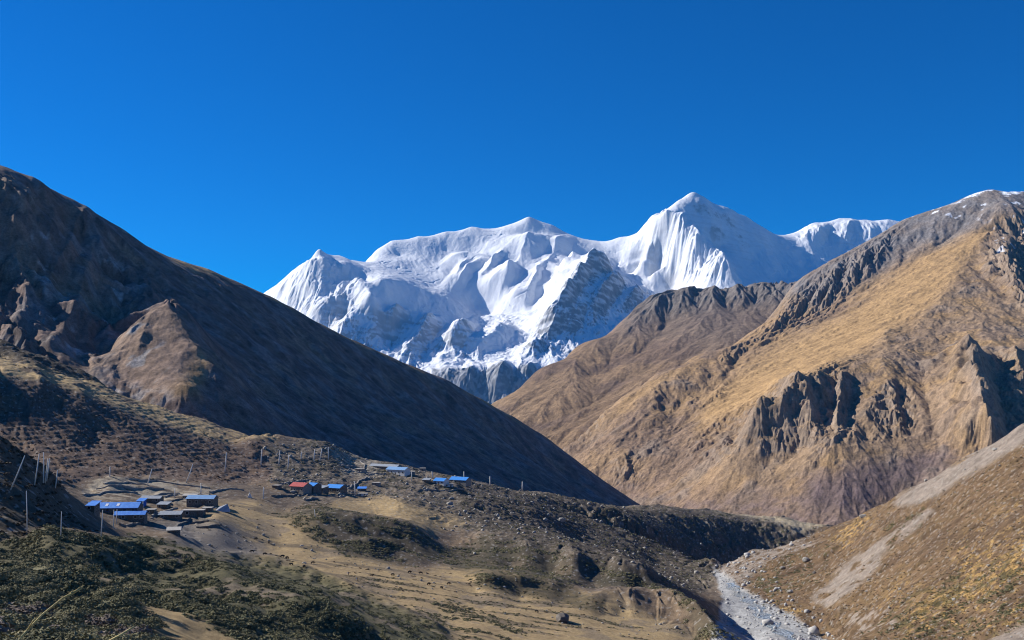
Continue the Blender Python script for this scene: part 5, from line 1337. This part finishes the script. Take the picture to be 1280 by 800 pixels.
# scrub on the banks and the stony terrace, heath and straw on the right-hand slope
R = G.reg
PXg = G.PX; pyb = G.base_py
bank = np.clip(poly_mask(PXg, pyb, [(345,640),(400,632),(450,645),(540,672),(560,690),(610,672),(720,700),(830,725),(850,745),(920,795),(870,800),(840,745),(720,732),(600,728),(550,702),(500,708),(430,695),(380,665)], 6), 0, 1)
nn = fbm(G.X / 30 + G.Y / 60, G.Y / 11, 4, 251)
X3, Y3 = region_pick(bank * sstep(-0.12, 0.12, nn), 2600, 380, 760, rng, 'screen')
cover('bank_scrub', 'dark green scrub on the banks above the meadow, thickened to stand for their shade', M['juniper'], X3, Y3, rng.uniform(0.6, 1.7, 2600), 110, 0.11, 0.32, 4)  # partly real brush, partly added to darken the shaded bank faces
up = R['upper'] * (1 - R['gold2']) * sstep(-0.15, 0.2, nn)
X4, Y4 = region_pick(up, 4600, 540, 1700, rng, 'screen')
cover('terrace_scrub', 'dark scrub dotted over the stony upper terrace', M['juniper'], X4, Y4, rng.uniform(0.5, 1.7, 4600) * (Y4 / 800), 60, 0.18, 0.4, 6)
fc = np.clip(R['face'] + 0.6 * R['lefthill'], 0, 1)
X5, Y5 = region_pick(fc, 2200, 180, 760, rng, 'screen')
cover('heath_cover', 'brown heath on the hillside behind the hamlet', M['heath'], X5, Y5, rng.uniform(0.4, 1.1, 2200), 50, 0.24, 0.5, 7)
sr = R['rightS'] * (1 - R['scree']) * (1 - 0.8 * R['grey_bank'])
X6, Y6 = region_pick(sr, 5200, 250, 900, rng, 'screen')
cover('heath_cover', 'rust brown heath over the near right-hand slope', M['heath'], X6, Y6, rng.uniform(0.3, 0.85, 5200) * (Y6 / 500) ** 0.5, 36, 0.27, 0.5, 8)
straw = sstep(0.04, 0.2, fbm(G.X / 3.2, G.Y / 4.2, 3, 231) + 0.55 * fbm(G.X / 60, G.Y / 60, 5, 221))
reg2 = np.clip(0.06 + poly_mask(PXg, pyb, [(1030,670),(1075,640),(1095,655),(1060,690)], 10) + poly_mask(PXg, pyb, [(1190,690),(1290,620),(1290,720),(1210,740)], 20) + poly_mask(PXg, pyb, [(1120,790),(1160,740),(1290,740),(1290,800)], 16) + poly_mask(PXg, pyb, [(960,745),(1000,760),(1000,775),(975,770)], 6), 0, 1)
X7, Y7 = region_pick(sr * straw * reg2, 2600, 250, 950, rng, 'screen')
cover('straw_tufts', 'straw yellow grass tufts on the near right-hand slope', M['straw'], X7, Y7, rng.uniform(0.3, 0.7, 2600) * (Y7 / 500) ** 0.5, 30, 0.26, 0.7, 9)
ol = sr * np.clip(poly_mask(PXg, pyb, [(1080,790),(1140,745),(1200,720),(1290,690),(1290,800)], 14) * 0.5 + poly_mask(PXg, pyb, [(1110,660),(1160,635),(1150,655),(1100,690)], 8) + poly_mask(PXg, pyb, [(930,720),(1040,680),(1050,690),(960,760)], 10), 0, 1) * sstep(0.0, 0.25, nn)
X8, Y8 = region_pick(ol + 0.08 * sr * sstep(0.15, 0.3, nn), 900, 250, 950, rng, 'screen')
cover('slope_scrub', 'olive green scrub patches on the near right-hand slope', M['juniper'], X8, Y8, rng.uniform(0.6, 1.8, 900), 90, 0.13, 0.36, 10)
Xa, Ya = region_pick(poly_mask(PXg, pyb, [(505,748),(560,752),(610,768),(660,790),(640,806),(580,800),(540,780)], 8) * sstep(-0.1, 0.15, nn), 420, 300, 480, rng, 'screen')
cover('meadow_scrub', 'dark scrub patches on the near edge of the meadow', M['juniper'], Xa, Ya, rng.uniform(0.6, 1.6, 420), 110, 0.11, 0.32, 14)
Xc, Yc = region_pick(poly_mask(PXg, pyb, [(420,708),(560,732),(700,758),(850,788),(860,800),(700,792),(560,770),(480,745)], 8) * sstep(0.06, 0.22, fbm(G.X / 45 + G.Y / 80, G.Y / 8, 3, 257)), 700, 300, 560, rng, 'screen')
cover('meadow_scrub', 'long strips of low scrub added for the shade bands of the lower meadow', M['juniper'], Xc, Yc, rng.uniform(0.4, 1.1, 700), 90, 0.12, 0.3, 15)  # strips added in place of the shade bands on the meadow
X9, Y9 = region_pick(np.clip(R['meadow'] * 0.25 + R['gold2'] * 0.3 + R['bench'], 0, 1) * sstep(0.05, 0.25, nn), 420, 380, 860, rng, 'screen')
cover('dark_tufts', 'small dark tufts scattered over the yellow meadow', M['heath'], X9, Y9, rng.uniform(0.4, 1.2, 420), 40, 0.25, 0.35, 11)
Xb, Yb = region_pick(np.clip(G.dim * 0.8 + G.band2 * 2.0, 0, 1) * sstep(-0.25, 0.1, nn), 3000, 380, 1700, rng, 'screen')
cover('terrace_scrub', 'dense scrub added for the shade on the terraces above the gorge', M['juniper'], Xb, Yb, rng.uniform(0.5, 1.5, 3000) * (Yb / 700), 60, 0.17, 0.38, 16)  # added scrub standing in for shade on terraces and meadow step
# loose stones
def stones(n, mask, dmin, dmax, smin, smax, label, seedv, mat='boulder'):
    X, Y = region_pick(mask, n, dmin, dmax, rng, 'screen'); Z = ground_z(X, Y); r = np.random.default_rng(seedv)
    bm = bmesh.new(); bmesh.ops.create_icosphere(bm, subdivisions=1, radius=1)
    V0 = np.array([v.co[:] for v in bm.verts]); T0 = np.array([[v.index for v in f.verts] for f in bm.faces]); bm.free()
    VV = []; TT = []
    for i in range(n):
        s = r.uniform(smin, smax) * r.uniform(0.6, 1.3, 3) * (1 if r.random() > 0.08 else 2)
        V = V0 * s * (1 + r.uniform(-0.25, 0.25, (len(V0), 1))); a = r.uniform(0, 6.28)
        V = np.stack([V[:, 0] * cos(a) - V[:, 1] * sin(a) + X[i], V[:, 0] * sin(a) + V[:, 1] * cos(a) + Y[i], V[:, 2] * 0.8 + Z[i] + s[2] * 0.15], -1)
        VV.append(V); TT.append(T0 + i * len(V0))
    me = tri_mesh('loose_stones', np.concatenate(VV), np.concatenate(TT), M[mat]); o = bpy.data.objects.new('loose_stones', me); col.objects.link(o); o['kind'] = 'stuff'; o['label'] = label
M['pale_boulder'] = noise_mat('pale_river_stone', (0.3, 0.29, 0.28), (0.5, 0.49, 0.47), 0.9, 0.95, 0.1, 0.8, 0.15)
stones(1100, R['river'] + 0.8 * R['grey_bank'], 480, 950, 0.25, 0.6, 'grey stones in the river bed and on its banks', 21, 'pale_boulder')
stones(170, np.clip(R['river'] * 0.5 + R['grey_bank'] + poly_mask(PXg, pyb, [(900,700),(940,690),(1000,760),(1060,800),(1000,800),(940,745)], 8), 0, 1), 480, 950, 0.8, 1.9, 'large grey stones along the river', 27, 'pale_boulder')
stones(1500, R['upper'] * (1 - R['gold2']), 560, 1500, 0.4, 1.3, 'pale stones scattered over the upper terrace', 22)
stones(700, R['rightS'], 250, 900, 0.2, 0.6, 'stones on the near right-hand slope', 23)
stones(260, R['meadow'] + R['plaza'], 380, 640, 0.2, 0.55, 'stones on the meadow and the grey yard', 24)

# river water: a narrow ribbon lying in the gravel bed
def build_water():
    pts = [(1000, 806), (985, 796), (968, 785), (960, 776), (950, 767), (944, 758), (934, 750), (926, 744), (918, 736), (912, 728)]
    P = [hit(*q) for q in pts]; V = []; Fq = []
    fine = []
    for a, b in zip(P[:-1], P[1:]):
        for k in range(8): fine.append(a.lerp(b, k / 8))
    for i, c in enumerate(fine):
        d = fine[min(i + 1, len(fine) - 1)] - fine[max(i - 1, 0)]; d.z = 0; d.normalize(); n = Vector((d.y, -d.x, 0))
        wd = 4.2 + 1.8 * sin(i * 0.7) + 0.5 * sin(i * 1.9)
        for k in range(5):
            q = c + n * wd * (k / 2 - 1); V.append((q.x, q.y, float(ground_z(q.x, q.y)) + 0.16))
    for i in range(len(fine) - 1):
        for k in range(4): Fq.append((i * 5 + k, i * 5 + k + 1, (i + 1) * 5 + k + 1, (i + 1) * 5 + k))
    m, nt, b = new_mat('river_water'); N, L = nt.nodes.new, nt.links.new
    g = N('ShaderNodeNewGeometry'); n = N('ShaderNodeTexNoise'); n.inputs['Scale'].default_value = 0.8; n.inputs['Detail'].default_value = 5
    L(g.outputs['Position'], n.inputs['Vector'])
    r = N('ShaderNodeValToRGB'); r.color_ramp.elements[0].position = 0.45; r.color_ramp.elements[1].position = 0.68
    r.color_ramp.elements[0].color = (0.10, 0.135, 0.15, 1); r.color_ramp.elements[1].color = (0.6, 0.65, 0.68, 1)
    L(n.outputs['Fac'], r.inputs[0]); L(r.outputs[0], b.inputs['Base Color'])
    bp = N('ShaderNodeBump'); bp.inputs['Strength'].default_value = 0.5; bp.inputs['Distance'].default_value = 0.3; L(n.outputs['Fac'], bp.inputs['Height']); L(bp.outputs[0], b.inputs['Normal'])
    b.inputs['Roughness'].default_value = 0.15; b.inputs['Specular IOR Level'].default_value = 0.5
    o = obj('river', V, Fq, m, None, True); o['kind'] = 'structure'
build_water()

# a patch of old snow at the foot of the dark mountain
# dry grass stalks close to the lens
M['stalk'] = noise_mat('dry_stalk', (0.42, 0.31, 0.12), (0.6, 0.47, 0.22), 40)
def stalk(label, pts, D, head):
    def at(px, py, d): return Vector(((px - 640) / F * d, d, (HY - py) / F * d))
    P = [at(px, py, D + 0.02 * i) for i, (px, py) in enumerate(pts)]
    x, y = P[0].x - 0.10, P[0].y - 0.05; g = float(ground_z(x, y))
    base = Vector((x, y, g)); o = empty('grass_stalk', base); tag(o, label, 'grass', 'dry grass stalks close to the viewer')
    L0 = base.lerp(P[0], 0.5) + Vector((-0.02, 0, 0))
    path = [base, L0] + P
    m = MB(); m.tube([p - base for p in path], [0.0032, 0.003] + [0.0026 - 0.0010 * i / len(P) for i in range(len(P))], 6); m.build('stem', M['stalk'], o, True)
    if head:
        a, b = P[-2] - base, P[-1] - base; rr = random.Random(4); h = MB()
        for k in range(26):
            f = k / 25; c = a.lerp(b, f); d = (b - a).normalized()
            sd = Vector((rr.uniform(-1, 1), rr.uniform(-0.6, 0.6), rr.uniform(-1, 1))).normalized()
            tip = c + d * 0.012 + sd * 0.0045 * (1.1 - f * 0.7)
            h.tube([c, (c + tip) / 2 + sd * 0.0012, tip], [0.0007, 0.0012, 0.0003], 5)
        h.build('seed_head', M['stalk'], o, True)
        l = MB(); q = P[1] - base; l.tube([q, q + Vector((0.012, 0, 0.02)), q + Vector((0.022, 0, 0.03))], [0.0016, 0.0014, 0.0004], 5); l.build('blade', M['stalk'], o, True)
stalk('long dry grass stalk with a feathery seed head in the near left corner', [(21, 803), (34, 788), (52, 769), (78, 748), (99, 736)], 2.0, True)
stalk('short bare dry grass stalk right of the seeded one', [(132, 803), (150, 794), (168, 783)], 2.0, False)
